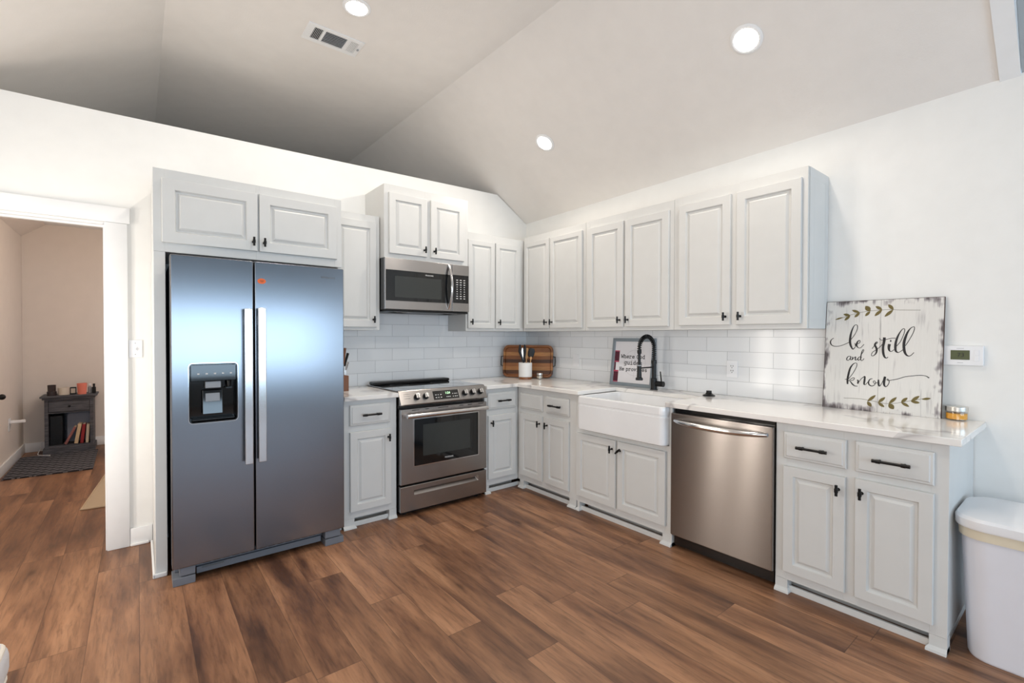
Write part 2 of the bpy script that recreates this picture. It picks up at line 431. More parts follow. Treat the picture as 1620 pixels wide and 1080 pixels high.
def ribbon(b, pts, y, org=(0, 0, 0)):
    sm = smooth_path(pts)
    L, Rr = [], []
    for i, (u, v, w_) in enumerate(sm):
        a = sm[max(i - 1, 0)]; c_ = sm[min(i + 1, len(sm) - 1)]
        d = Vector((c_[0] - a[0], c_[1] - a[1]))
        if d.length < 1e-9: d = Vector((1, 0))
        d.normalize(); nx, nz = -d.y * w_ / 2, d.x * w_ / 2
        L.append(b.bm.verts.new((org[0] + u + nx, y, org[2] + v + nz))); Rr.append(b.bm.verts.new((org[0] + u - nx, y, org[2] + v - nz)))
    for i in range(len(sm) - 1):
        try: b.bm.faces.new((L[i], L[i + 1], Rr[i + 1], Rr[i]))
        except ValueError: pass
# ------------------------------------------------------------------ setting
TOP = 4.0
def zr(y): return 2.513 - 0.0126 * y
def xr(y): return -(3.34 - zr(y)) / 0.65
struct('floor', B().box(-6.0, 0.3, -8.3, 4.2, -0.12, 0.0), FLOOR)
b = B()
xz = lambda p, a: (p[0], a, p[1])
b.prism([(-3.385, 2.02), (-3.385, 2.695), (-0.385, 2.752), (0.0, 2.510), (0.0, 0.0), (-3.375, 0.0), (-3.375, 2.02)], xz, 0.0, 0.12)
b.prism([(-4.47, 2.02), (-4.47, 2.685), (-3.385, 2.695), (-3.385, 2.02)], xz, 0.0, 0.12)
b.box(-4.47, -4.20, 0.0, 0.12, 0.0, 2.02)
struct('wall_back', b, WALL)
struct('ceiling_ledge', B().box(-4.47, -0.5, 0.12, 3.9, 2.60, 2.68), WALL)['kind'] = 'structure'
yz = lambda p, a: (a, p[0], p[1])
b = B(); b.prism([(-8.2, 0), (-8.2, 2.62), (-3.5, 2.557), (4.0, 2.463), (4.0, 0)], yz, 0.0, 0.12); struct('wall_right', b, WALL)
# left wall with added, unseen windows for daylight and reflections
b = B()
def wall_with_holes(b, u0, u1, z0, z1, holes, fn):
    us = sorted({u0, u1, *[h[0] for h in holes], *[h[1] for h in holes]})
    for a, c_ in zip(us, us[1:]):
        hs = [h for h in holes if h[0] <= a and h[1] >= c_]
        if not hs: fn(b, a, c_, z0, z1)
        else: fn(b, a, c_, z0, hs[0][2]); fn(b, a, c_, hs[0][3], z1)
LW = [(-6.15, -3.85, 0.78, 2.22), (-1.11, -0.93, 0.38, 2.12), (-0.69, -0.51, 0.38, 2.12)]
wall_with_holes(b, -8.2, 0.0, 0, 4.4, LW, lambda b, a, c_, z0, z1: b.box(-4.47, -4.35, a, c_, z0, z1))
struct('wall_left', b, WALL)
RW = [(x - 0.66, x + 0.66, 0.54, 1.94) for x in REARX]
b = B(); wall_with_holes(b, -4.47, 0.12, 0, 4.4, RW, lambda b, a, c_, z0, z1: b.box(a, c_, -8.12, -8.0, z0, z1)); struct('wall_rear', b, LIVING)
k = 1
def window(b, ax, h, pos):
    u0, u1, z0, z1 = h; t = 0.05
    for (a, c_, e, f) in ((u0, u0 + t, z0, z1), (u1 - t, u1, z0, z1), (u0 + t, u1 - t, z0, z0 + t), (u0 + t, u1 - t, z1 - t, z1), (u0 + t, u1 - t, (z0 + z1) / 2 - 0.02, (z0 + z1) / 2 + 0.02)):
        if ax == 'x': b.box(a, c_, pos - 0.03, pos + 0.03, e, f)
        else: b.box(pos - 0.03, pos + 0.03, a, c_, e, f)
for h in RW: struct('window_%d' % k, (lambda b: (window(b, 'x', h, -8.06), b)[1])(B()), TRIM); k += 1  # added rear windows, unseen, framing the daylight lamps
for h in LW: struct('window_%d' % k, (lambda b: (window(b, 'y', h, -4.41), b)[1])(B()), TRIM); k += 1  # added left windows, unseen; the narrow pair serves the dishwasher's streaks
# vaulted ceiling: right slope, flat, left slope
Y0, Y1 = -3.5, 4.0
b = B(); t = 0.1
b.loft([[(0.12, Y1, zr(Y1) - 0.078), (xr(Y1), Y1, 3.34), (-3.09, Y1, 3.34), (-4.47, Y1, 2.45), (-4.47, Y1, 2.65), (-3.09, Y1, 3.54), (xr(Y1), Y1, 3.54), (0.12, Y1, zr(Y1) + 0.12)],
        [(0.12, Y0, zr(Y0) - 0.078), (xr(Y0), Y0, 3.34), (-3.09, Y0, 3.34), (-4.47, Y0, 2.45), (-4.47, Y0, 2.65), (-3.09, Y0, 3.54), (xr(Y0), Y0, 3.54), (0.12, Y0, zr(Y0) + 0.12)]])
struct('ceiling', b, CEIL)
# header where the kitchen vault ends and the taller living-room vault begins
b = B()
e = zr(Y0)
arch = [(0.0, e - 0.012), (xr(Y0), 3.325), (-3.09, 3.325), (-4.35, 2.505), (-4.35, 4.4), (0.0, 4.4)]
b.prism(arch, xz, -3.57, -3.5005); struct('trim_1', b, TRIM)
b = B()
b.loft([[(0.12, yy, 2.44), (-1.7, yy, 4.30), (-2.7, yy, 4.30), (-4.47, yy, 2.45), (-4.47, yy, 2.65), (-2.7, yy, 4.5), (-1.7, yy, 4.5), (0.12, yy, 2.66)] for yy in (-3.571, -8.2)])
struct('ceiling_living', b, LIVING)
struct('wall_far', B().box(-4.47, 0.12, 4.0, 4.12, 0, 4.2), WALL)
# bedroom behind the doorway
struct('wall_bedroom_back', B().box(-4.25, -2.3, 3.75, 3.85, 0, 2.6), BEDWALL)
struct('wall_bedroom_left', B().box(-4.35, -4.251, 0.12, 3.85, 0, 2.6), BEDWALL)
struct('wall_bedroom_right', B().box(-2.4, -2.3, 0.12, 3.75, 0, 2.6), BEDWALL)
b = B(); b.prism([(-4.25, 2.44), (-4.05, 2.597), (-4.25, 2.597)], xz, 0.121, 3.749); struct('ceiling_bedroom', b, BEDWALL)
struct('baseboard_bedroom_back', B().box(-4.248, -2.41, 3.733, 3.749, 0.0005, 0.105, 0.004), TRIM)
struct('baseboard_bedroom_left', B().box(-4.2505, -4.234, 0.13, 3.73, 0.0005, 0.105, 0.004), TRIM)
# doorway: casing, head, jamb
b = B()
b.box(-3.389, -3.280, -0.020, -0.001, 0.0005, 2.022, 0.003)
struct('trim_2', b, TRIM)
b = B(); b.box(-4.32, -3.268, -0.026, -0.001, 2.023, 2.118, 0.003); struct('trim_3', b, TRIM)
b = B(); b.box(-3.396, -3.3865, -0.0005, 0.125, 0.001, 2.012); b.box(-4.20, -3.3865, -0.0005, 0.125, 2.0085, 2.0195); b.box(-4.20, -3.397, 0.03, 0.06, 1.996, 2.008)
struct('trim_4', b, TRIM)
b = B(); b.box(-4.32, -4.21, -0.020, -0.001, 0.0005, 2.022, 0.003); struct('trim_5', b, TRIM)
b = B(); b.box(-3.279, -3.167, -0.016, -0.001, 0.0005, 0.110, 0.003); b.box(-3.279, -3.185, -0.030, -0.0165, 0.0005, 0.018, 0.005); struct('baseboard_back', b, TRIM)
b = B(); b.box(-0.016, -0.001, -8.0, -3.445, 0.0005, 0.110, 0.003); b.box(-0.030, -0.0165, -8.0, -3.445, 0.0005, 0.018, 0.005); struct('baseboard_right', b, TRIM)
# tile
b = B(); b.box(-2.149, -1.757, -0.006, -0.0005, 0.915, 1.3715); b.box(-1.7568, -0.961, -0.006, -0.0005, 0.915, 1.93); b.box(-0.9608, -0.0065, -0.006, -0.0005, 0.915, 1.3715)
struct('backsplash_back', b, TILEB)
b = B(); b.box(-0.006, -0.0005, -2.795, -0.0065, 0.915, 1.3715); struct('backsplash_right', b, TILER)

# ------------------------------------------------------------------ cabinet parts
def panel(m, x0, x1, z0, z1, yf, sw=0.056, th=0.019):
    prof = [(0, yf + th), (0, yf + 0.006), (0.002, yf + 0.0015), (0.006, yf), (sw - 0.004, yf), (sw - 0.001, yf + 0.006), (sw + 0.003, yf + 0.0125), (sw + 0.010, yf + 0.0125), (sw + 0.023, yf + 0.003), (sw + 0.025, yf + 0.0015), (sw + 0.028, yf + 0.001)]
    m.loft([[(x0 + i, y, z0 + i), (x1 - i, y, z0 + i), (x1 - i, y, z1 - i), (x0 + i, y, z1 - i)] for i, y in prof]); return m
def slab(m, x0, x1, z0, z1, yf, th=0.019):
    prof = [(0, yf + th), (0, yf + 0.009), (0.004, yf + 0.005), (0.012, yf + 0.004), (0.016, yf + 0.0005), (0.020, yf)]
    m.loft([[(x0 + i, y, z0 + i), (x1 - i, y, z0 + i), (x1 - i, y, z1 - i), (x0 + i, y, z1 - i)] for i, y in prof]); return m
def tknob(parent, x, z, yf, ang=0.0):
    m = B(); T = Matrix.Translation((x, yf, z)) @ Matrix.Rotation(ang, 4, 'Y')
    m.cyl((0, -0.0002, 0), (0, -0.003, 0), 0.008, T=T, seg=14); m.cyl((0, -0.003, 0), (0, -0.030, 0), 0.0045, T=T, seg=12)
    m.cyl((0, -0.030, -0.026), (0, -0.030, 0.026), 0.0062, T=T, seg=14); m.cyl((0, -0.030, -0.009), (0, -0.030, 0.009), 0.0082, T=T, seg=14)
    return part('knob', m, BLACKMETAL, parent)
def barpull(parent, x, z, yf, L=0.135):
    m = B()
    for sx in (-1, 1):
        px = x + sx * L * 0.33
        m.cyl((px, yf - 0.0002, z), (px, yf - 0.030, z), 0.005, seg=12)
        m.cyl((px - 0.008, yf - 0.030, z), (px + 0.008, yf - 0.030, z), 0.0090, seg=14)
        m.cyl((x + sx * L * 0.5, yf - 0.030, z), (px, yf - 0.030, z), 0.0078, seg=14)
    m.cyl((x - L * 0.34, yf - 0.030, z), (x + L * 0.34, yf - 0.030, z), 0.0062, seg=14)
    return part('pull', m, BLACKMETAL, parent)
def frame_mesh(x0, x1, z0, z1, yf, yb, rails, stiles):
    m = B()
    for a, c_ in stiles: m.box(a, c_, yf, yb, z0, z1, 0.0008, seg=1)
    for (a, c_, e, f) in rails: m.box(a, c_, yf + 0.0002, yb, e, f)
    return m
def wall_cabinet(label, wall, x0, x1, z0, z1, yf, doors, knobs, group='upper kitchen cabinets', zd=(1.398, 2.212), kz=1.452, sw=0.056):
    t = thing('wall_cabinet', label, 'cabinet', wall, ((x0 + x1) / 2, -0.16, z0), group)
    part('carcass', B().box(x0 + 0.001, x1 - 0.001, yf + 0.019, -0.002, z0 + 0.001, z1), CAB, t)
    m = B(); ed = [x0 + 0.0005] + [q for d in doors for q in d] + [x1 - 0.0005]
    sts = [(ed[0], ed[1] + 0.012)] + [(ed[i] - 0.012, ed[i + 1] + 0.012) for i in range(2, len(ed) - 2, 2)] + [(ed[-2] - 0.012, ed[-1])]
    rails = []
    for (a, b_), (c_, d_) in zip(sts, sts[1:]): rails += [(b_, c_, z0, zd[0] + 0.012), (b_, c_, zd[1] - 0.012, z1)]
    part('face_frame', frame_mesh(x0, x1, z0, z1, yf, yf + 0.0185, rails, sts), CAB, t)
    for (a, c_), k_ in zip(doors, knobs):
        d = part('door', panel(B(), a, c_, zd[0], zd[1], yf - 0.0202, sw), CAB, t)
        tknob(d, a + 0.028 if k_ == 'l' else c_ - 0.028, kz, yf - 0.0202)
    return t
wall_cabinet('grey-white upper cabinet with two doors, in the corner end of the right-hand run', 'r', 0.3275, 1.130, 1.372, 2.272, -0.305, [(0.350, 0.697), (0.713, 1.100)], 'rl', sw=0.045)
wall_cabinet('grey-white upper cabinet with two doors, directly above the sink and faucet', 'r', 1.131, 1.955, 1.372, 2.276, -0.305, [(1.162, 1.526), (1.547, 1.921)], 'rl')
t = wall_cabinet('grey-white upper cabinet with two doors and exposed panelled side, above the dishwasher', 'r', 1.956, 2.790, 1.372, 2.280, -0.305, [(2.001, 2.360), (2.397, 2.762)], 'rl', zd=(1.400, 2.220))
m = B(); prof = [(0, 2.7895), (0, 2.7925), (0.003, 2.7932), (0.048, 2.7932), (0.052, 2.7912), (0.060, 2.7912), (0.075, 2.7930), (0.078, 2.7932)]
m.loft([[(x, -0.285 + i * 0.9, 1.374 + i), (x, -0.004 - i * 0.9, 1.374 + i), (x, -0.004 - i * 0.9, 2.279 - i), (x, -0.285 + i * 0.9, 2.279 - i)] for i, x in prof]); part('end_panel', m, CAB, t)
wall_cabinet('narrow grey-white upper cabinet with one door, between refrigerator and microwave', 'b', -2.147, -1.757, 1.372, 2.252, -0.305, [(-2.118, -1.787)], 'r', zd=(1.394, 2.200))
wall_cabinet('grey-white upper cabinet with two doors, right of the microwave on the back wall', 'b', -0.960, -0.0075, 1.372, 2.250, -0.305, [(-0.945, -0.654), (-0.639, -0.351)], 'll', zd=(1.396, 2.183), sw=0.045)
wall_cabinet('raised grey-white upper cabinet with two short doors, directly above the microwave', 'b', -1.752, -0.986, 1.932, 2.497, -0.380, [(-1.716, -1.390), (-1.356, -1.032)], 'rl', zd=(1.966, 2.434), kz=2.018)

# cabinet over the refrigerator with its side panels
t = thing('refrigerator_cabinet', 'grey-white cabinet with two wide doors bridging over the refrigerator, with side panel to the floor', 'cabinet', 'b', (-2.66, -0.3, 0))
part('carcass', B().box(-3.162, -2.153, -0.578, -0.002, 1.792, 2.242), CAB, t)
m = frame_mesh(0, 0, 1.79, 2.243, -0.598, -0.5785, [(-3.115, -2.665, 1.79, 1.852), (-3.115, -2.665, 2.178, 2.243), (-2.645, -2.195, 1.79, 1.852), (-2.645, -2.195, 2.178, 2.243)], [(-3.165, -3.115), (-2.665, -2.645), (-2.195, -2.150)])
part('face_frame', m, CAB, t)
m = B(); m.box(-3.165, -3.112, -0.598, -0.002, 0.0, 1.7895, 0.0015, seg=1); part('side_panel', m, CAB, t)
part('side_panel', B().box(-2.170, -2.151, -0.590, -0.002, 0.0, 1.7895), CAB, t)
m = B(); m.box(-3.178, -3.1655, -0.612, -0.05, 0.0, 0.024, 0.005); m.box(-3.178, -3.114, -0.612, -0.5985, 0.0, 0.024, 0.005); part('shoe_moulding', m, TRIM, t, 'white quarter-round strip')
for a, c_, k_ in ((-3.127, -2.659, 'r'), (-2.650, -2.183, 'l')):
    d = part('door', panel(B(), a, c_, 1.840, 2.190, -0.6185, 0.062), CAB, t)
    tknob(d, a + 0.025 if k_ == 'l' else c_ - 0.025, 1.893, -0.6185)

# ------------------------------------------------------------------ base cabinets
def base_cabinet(label, wall, x0, x1, stiles, cells, feet, ctop=0.882, rails=(), toe=None, cx0=None, cx1=None):
    t = thing('base_cabinet', label, 'cabinet', wall, ((x0 + x1) / 2, -0.3, 0), 'lower kitchen cabinets')
    cx0 = x0 + 0.001 if cx0 is None else cx0; cx1 = x1 - 0.001 if cx1 is None else cx1
    part('carcass', B().box(cx0, cx1, -0.590, -0.008, 0.072, ctop), CAB, t)
    m = B()
    for q in stiles:
        a, c_, e, f = q if len(q) == 4 else (*q, 0.068, 0.882)
        m.box(a, c_, -0.610, -0.5905, e, f, 0.0008, seg=1)
    for a, c_, e, f in rails: m.box(a, c_, -0.6098, -0.5905, e, f)
    part('face_frame', m, CAB, t)
    for a, c_ in feet:
        m = B(); m.box(a, c_, -0.610, -0.555, 0.0, 0.0675); fa, fc = max(a - 0.010, x0), min(c_ + 0.010, x1)
        m.loft([[(fa, -0.628, 0.0), (fc, -0.628, 0.0), (fc, -0.550, 0.0), (fa, -0.550, 0.0)], [(fa, -0.626, 0.010), (fc, -0.626, 0.010), (fc, -0.550, 0.010), (fa, -0.550, 0.010)], [(max(a - 0.0005, x0), -0.611, 0.022), (min(c_ + 0.0005, x1), -0.611, 0.022), (min(c_ + 0.0005, x1), -0.552, 0.022), (max(a - 0.0005, x0), -0.552, 0.022)]])
        part('foot', m, CAB, t)
    a, c_ = toe or (x0 + 0.02, x1 - 0.02)
    m = B(); m.box(a, c_, -0.500, -0.488, 0.0, 0.0715); m.box(a, c_, -0.592, -0.578, 0.0, 0.034, 0.003); part('toe_kick', m, CAB, t)
    for kind, a, c_, e, f, k_ in cells:
        if kind == 'door':
            d = part('door', panel(B(), a, c_, e, f, -0.6302, 0.052), CAB, t)
            if k_: tknob(d, a + 0.027 if k_[0] == 'l' else c_ - 0.027, f - 0.062, -0.6302, R(48) if len(k_) > 1 else 0)
        else:
            d = part('drawer', slab(B(), a, c_, e, f, -0.6302), CAB, t)
            if k_: barpull(d, (a + c_) / 2, (e + f) / 2, -0.6302)
    return t
FR = lambda a, c_: [(a, c_, 0.068, 0.128), (a, c_, 0.648, 0.722), (a, c_, 0.828, 0.882)]
base_cabinet('light grey base cabinet with one drawer over one door, between refrigerator and range', 'b', -2.147, -1.760, [(-2.147, -2.092), (-1.824, -1.760)],
    [('drawer', -2.104, -1.812, 0.708, 0.850, 1), ('door', -2.104, -1.803, 0.116, 0.664, 'r')], [(-2.147, -2.070), (-1.815, -1.760)], rails=FR(-2.092, -1.824))
base_cabinet('light grey base cabinet with one drawer over one door, between range and corner', 'b', -0.972, -0.612, [(-0.972, -0.930), (-0.656, -0.6125)],
    [('drawer', -0.943, -0.644, 0.709, 0.847, 1), ('door', -0.943, -0.644, 0.120, 0.657, 'l')], [(-0.972, -0.925)], rails=FR(-0.930, -0.656), cx1=-0.010, toe=(-0.95, -0.593))
base_cabinet('light grey base cabinet with two drawer fronts over two doors, left of the sink', 'r', 0.613, 1.318, [(0.613, 0.669), (0.932, 0.994), (1.238, 1.318)],
    [('drawer', 0.657, 0.944, 0.700, 0.833, 0), ('drawer', 0.982, 1.250, 0.700, 0.835, 1), ('door', 0.657, 0.944, 0.120, 0.660, 'r'), ('door', 0.982, 1.250, 0.120, 0.660, 'l')],
    [(0.640, 0.690), (1.245, 1.318)], rails=FR(0.669, 0.932) + FR(0.994, 1.238), toe=(0.577, 1.30))
base_cabinet('light grey base cabinet with two doors, directly under the white farmhouse sink', 'r', 1.319, 2.142, [(1.319, 1.343), (1.3432, 1.3735, 0.628, 0.882), (1.694, 1.735, 0.068, 0.628), (2.092, 2.142, 0.068, 0.632), (2.1205, 2.142, 0.632, 0.882)],
    [('door', 1.331, 1.706, 0.118, 0.596, 'r'), ('door', 1.723, 2.104, 0.120, 0.596, 'lx')], [(1.330, 1.352), (2.075, 2.142)], ctop=0.60, rails=[(1.343, 1.694, 0.068, 0.13), (1.735, 2.092, 0.068, 0.13), (1.343, 1.694, 0.584, 0.628), (1.735, 2.092, 0.584, 0.628)])
t = base_cabinet('light grey base cabinet with two drawers over two doors, beside the trash can', 'r', 2.757, 3.430, [(2.757, 2.809), (3.059, 3.119), (3.373, 3.430)],
    [('drawer', 2.797, 3.072, 0.701, 0.838, 1), ('drawer', 3.107, 3.385, 0.700, 0.841, 1), ('door', 2.797, 3.070, 0.113, 0.662, 'r'), ('door', 3.108, 3.386, 0.112, 0.668, 'l')],
    [(2.757, 2.815), (3.372, 3.430)], rails=FR(2.809, 3.059) + FR(3.119, 3.373), toe=(2.78, 3.40))
m = B(); m.box(3.395, 3.408, -0.487, -0.010, 0.0, 0.0715); m.box(3.4085, 3.418, -0.54, -0.010, 0.0, 0.022, 0.003); part('toe_kick', m, CAB, t)

# ------------------------------------------------------------------ countertops
b = B(); b.box(-2.149, -1.7575, -0.648, -0.0065, 0.883, 0.914, 0.003)
solo('countertop', 'short white quartz countertop between refrigerator and range', 'countertop', b, QUARTZ, 'b', (-1.95, -0.33, 0.883), 'quartz countertops')
b = B()
poly = [(-0.973, -0.0065), (-0.0065, -0.0065), (-0.0065, -3.472), (-0.648, -3.472), (-0.648, -2.112), (-0.210, -2.112), (-0.210, -1.368), (-0.648, -1.368), (-0.648, -0.648), (-0.973, -0.648)]
b.prism(poly, lambda p, a: (p[0], p[1], a), 0.883, 0.914)
cb = solo('countertop', 'long L-shaped white quartz countertop with grey veins around the sink', 'countertop', b, QUARTZ, 'b', (-0.3, -1.7, 0.883), 'quartz countertops')
bv = cb.modifiers.new('edge', 'BEVEL'); bv.width = 0.003; bv.segments = 2; bv.limit_method = 'ANGLE'
# ------------------------------------------------------------------ refrigerator
t = thing('refrigerator', 'side-by-side stainless steel refrigerator with ice and water dispenser', 'refrigerator', 'b', (-2.65, -0.4, 0))
part('body', B().box(-3.088, -2.212, -0.706, -0.05, 0.045, 1.742, 0.004), FRGREY, t)
n = 4
def door_with_hole(x0, x1, z0, z1, y0, y1, hole=None, depth=0.06, r=0.006):
    m = B(); i = 0.006
    rings = [rrect(x0, x1, z0, z1, r, y1, n), rrect(x0, x1, z0, z1, r, y0 + 0.008, n), rrect(x0 + 0.002, x1 - 0.002, z0 + 0.002, z1 - 0.002, r, y0 + 0.002, n), rrect(x0 + i, x1 - i, z0 + i, z1 - i, r, y0, n)]
    if hole:
        hx0, hx1, hz0, hz1, hr = hole
        rings += [rrect(hx0, hx1, hz0, hz1, hr, y0, n), rrect(hx0, hx1, hz0, hz1, hr, y0 + depth, n)]
    return m.loft(rings)
HOLE = (-3.022, -2.796, 0.856, 1.177, 0.018)
d = part('door', door_with_hole(-3.100, -2.7145, 0.093, 1.754, -0.7915, -0.712, HOLE, 0.068), STEELF, t)
m = B(); m.box(-2.768, -2.727, -0.846, -0.832, 0.606, 1.480, 0.004); m.box(-2.758, -2.737, -0.833, -0.7917, 0.640, 0.700, 0.003); m.box(-2.758, -2.737, -0.833, -0.7917, 1.385, 1.445, 0.003); part('handle', m, HANDLEM, d)
x0, x1, z0, z1, r = HOLE; x0 += 0.0008; x1 -= 0.0008; z0 += 0.0008; z1 -= 0.0008
m = B(); yb = -0.7925
m.loft([rrect(x0, x1, z0, z1, r, yb + 0.010, n), rrect(x0, x1, z0, z1, r, yb, n), rrect(x0 + 0.004, x1 - 0.004, z0 + 0.004, z1 - 0.004, r - 0.003, yb, n), rrect(x0 + 0.006, x1 - 0.006, z0 + 0.006, z1 - 0.006, r - 0.004, yb + 0.066, n)], cap0=False)
dp = part('dispenser', m, GLOSSBLACK, t, 'black ice and water dispenser')
m = B(); m.loft([rrect(x0 - 0.004, x1 + 0.004, z0 - 0.004, z1 + 0.004, r + 0.003, -0.7917, n), rrect(x0 - 0.004, x1 + 0.004, z0 - 0.004, z1 + 0.004, r + 0.003, -0.7935, n), rrect(x0 - 0.001, x1 + 0.001, z0 - 0.001, z1 + 0.001, r, -0.7935, n), rrect(x0 - 0.001, x1 + 0.001, z0 - 0.001, z1 + 0.001, r, -0.7927, n)], False, False)
part('bezel', m, CHROME, dp)
m = B(); m.prism([(-0.7905, 1.083), (-0.7905, 1.168), (-0.730, 1.168), (-0.730, 1.078), (-0.770, 1.078)], lambda p, a: (a, p[0], p[1]), x0 + 0.008, x1 - 0.008); part('control_panel', m, GLOSSBLACK, dp)
for i in range(5): part('icon', B().box(-2.985 + i * 0.038, -2.975 + i * 0.038, -0.7912, -0.7906, 1.118, 1.124), WHITEMARK, dp)
m = B(); m.box(-2.948, -2.874, -0.778, -0.735, 1.041, 1.0775, 0.003); part('ice_chute', m, GREYPL, dp)
m = B(); T = Matrix.Translation((-2.912, -0.745, 1.03)) @ Matrix.Rotation(R(-7), 4, 'X'); m.box(-0.048, 0.048, -0.006, 0.006, -0.135, -0.002, 0.004, T=T); pd_ = part('paddle', m, GLOSSBLACK, dp)
m = B(); m.box(-0.034, 0.034, -0.013, -0.0065, -0.066, -0.020, 0.003, T=T); part('paddle_pad', m, GREYPL, pd_)
m = B(); m.cyl((-2.835, -0.765, 1.077), (-2.835, -0.765, 1.045), 0.012, 0.009); m.box(-2.852, -2.818, -0.775, -0.740, 1.030, 1.044, 0.003); part('water_spout', m, BLACK, dp)
m = B(); m.box(x0 + 0.012, x1 - 0.012, -0.786, -0.730, 0.866, 0.876, 0.003); part('drip_tray', m, BLACK, dp)
d = part('door', door_with_hole(-2.7085, -2.200, 0.093, 1.754, -0.7915, -0.712), STEELF, t)
m = B(); m.box(-2.700, -2.659, -0.846, -0.832, 0.609, 1.486, 0.004); m.box(-2.690, -2.669, -0.833, -0.7917, 0.640, 0.700, 0.003); m.box(-2.690, -2.669, -0.833, -0.7917, 1.385, 1.445, 0.003); part('handle', m, HANDLEM, d)
m = B(); m.cyl((-2.672, -0.7917, 1.642), (-2.672, -0.7925, 1.642), 0.020, seg=20, T=Matrix.Translation((-2.672, 0, 1.642)) @ Matrix.Diagonal((1.1, 1, 0.78, 1)) @ Matrix.Translation((2.672, 0, -1.642))); sk = part('sticker', m, ORANGE, d, 'orange oval sticker')
m = B(); m.box(-2.682, -2.660, -0.7931, -0.7926, 1.6435, 1.6455); m.box(-2.678, -2.664, -0.7931, -0.7926, 1.6375, 1.6392); part('sticker_print', m, INK, sk)
text(d, 'lettering', 'WHIRLPOOL', 0.0155, GREYMARK, TT(-2.298, -0.7916, 1.690), offs=0.0004)
m = B(); m.box(-2.99, -2.33, -0.735, -0.7065, 0.022, 0.058, 0.003); m.box(-2.99, -2.33, -0.722, -0.7065, 0.060, 0.088); part('grille', m, FRGREY, t)
for i in range(13): part('grille_slot', B().box(-2.96 + i * 0.047, -2.925 + i * 0.047, -0.7225, -0.7221, 0.066, 0.080), DARK, t)
m = B(); m.box(-2.965, -2.86, -0.738, -0.7355, 0.047, 0.056, 0.001); part('badge', m, GREYMARK, t)
for a, c_ in ((-3.098, -2.998), (-2.318, -2.204)):
    m = B(); m.box(a, c_, -0.785, -0.66, 0.0005, 0.042, 0.003); m.box(a + 0.03 * (a < -3), c_ - 0.02 * (a > -3), -0.780, -0.7065, 0.0465, 0.090, 0.003); part('foot_cover', m, FRGREY, t)

# ------------------------------------------------------------------ range
t = thing('range', 'stainless steel slide-in electric range with glass cooktop and oven window', 'oven', 'b', (-1.366, -0.33, 0))
RX0, RX1 = -1.749, -0.984
part('body', B().box(RX0 + 0.003, RX1 - 0.003, -0.606, -0.03, 0.035, 0.898), GLOSSBLACK, t)
m = B(); m.box(RX0 - 0.004, RX1 + 0.004, -0.604, -0.035, 0.9145, 0.924, 0.003); m.box(RX0 + 0.004, RX1 - 0.004, -0.600, -0.035, 0.8985, 0.9144); ck = part('cooktop', m, COOKTOP, t)
m = B(); m.box(RX0 + 0.004, RX1 - 0.05, -0.155, -0.055, 0.9243, 0.949, 0.010); part('rear_vent', m, BLACK, t)
for cx, cy, r in ((-1.56, -0.44, 0.10), (-1.19, -0.44, 0.105), (-1.56, -0.24, 0.075), (-1.19, -0.24, 0.075)):
    m = B()
    for q in (r,): m.tube([(cx + q * math.cos(2 * PI * k / 40), cy + q * math.sin(2 * PI * k / 40), 0.9242) for k in range(40)], 0.0006, 4, closed=True)
    part('burner_ring', m, GREYMARK, ck)
m = B(); m.prism([(-0.607, 0.922), (-0.618, 0.922), (-0.624, 0.916), (-0.669, 0.826), (-0.664, 0.818), (-0.607, 0.818)], lambda p, a: (a, p[0], p[1]), RX0, RX1); cp = part('control_panel', m, STEEL, t)
# frame on the slanted panel: local x along, local z up the slope, local -y outwards
pc = Vector((0, -0.6465, 0.871)); sl = Vector((0, 0.045, 0.090)).normalized(); no = Vector((0, -sl.z, sl.y))
SP = Matrix(((1, 0, 0, 0), (0, -no.y, sl.y, pc.y), (0, -no.z, sl.z, pc.z), (0, 0, 0, 1)))
for x in (-1.611, -1.538, -1.189, -1.116, -1.041):
    m = B(); m.cyl((x, -0.0003, 0.002), (x, -0.006, 0.002), 0.024, T=SP); m.cyl((x, -0.006, 0.002), (x, -0.026, 0.002), 0.0205, 0.0185, T=SP); kb = part('knob', m, BLACK, t)
    m = B(); m.box(x - 0.016, x + 0.016, -0.0285, -0.0262, -0.014, 0.018, 0.001, T=SP); m.box(x - 0.004, x + 0.004, -0.036, -0.0287, -0.017, 0.021, 0.002, T=SP); part('knob_cap', m, STEELB, kb)
m = B(); m.box(-1.474, -1.248, -0.0016, -0.0002, -0.034, 0.036, T=SP); ds = part('display', m, GLOSSBLACK, t)
m = B(); m.box(-1.248, -1.2445, -0.0022, -0.0002, -0.035, 0.037, T=SP); part('display_edge', m, CHROME, ds)
text(ds, 'clock_digits', '1:24', 0.026, GREENLED, SP @ Matrix.Translation((-1.346, -0.0018, 0.014)) @ FACE, offs=0.0005)
for i, x in enumerate((-1.452, -1.430, -1.408, -1.300, -1.282, -1.264)):
    for z in (0.004, -0.018):
        part('key_mark', B().box(x - 0.006, x + 0.006 - 0.004 * (i % 2), -0.0021, -0.0017, z - 0.002, z + 0.003, T=SP), WHITEMARK, ds)
for i in range(3): part('key_mark', B().box(-1.362 + i * 0.014, -1.354 + i * 0.014, -0.0021, -0.0017, -0.020, -0.014, T=SP), WHITEMARK, ds)
m = B()
for z in (0.028, 0.012, -0.006): m.box(-1.715, -1.665, -0.0008, -0.0001, z, z + 0.0015, T=SP)
part('panel_marks', m, GREYMARK, cp)
m = B(); m.box(RX0 + 0.001, RX1 - 0.001, -0.660, -0.6065, 0.238, 0.789, 0.004); d = part('oven_door', m, STEEL, t)
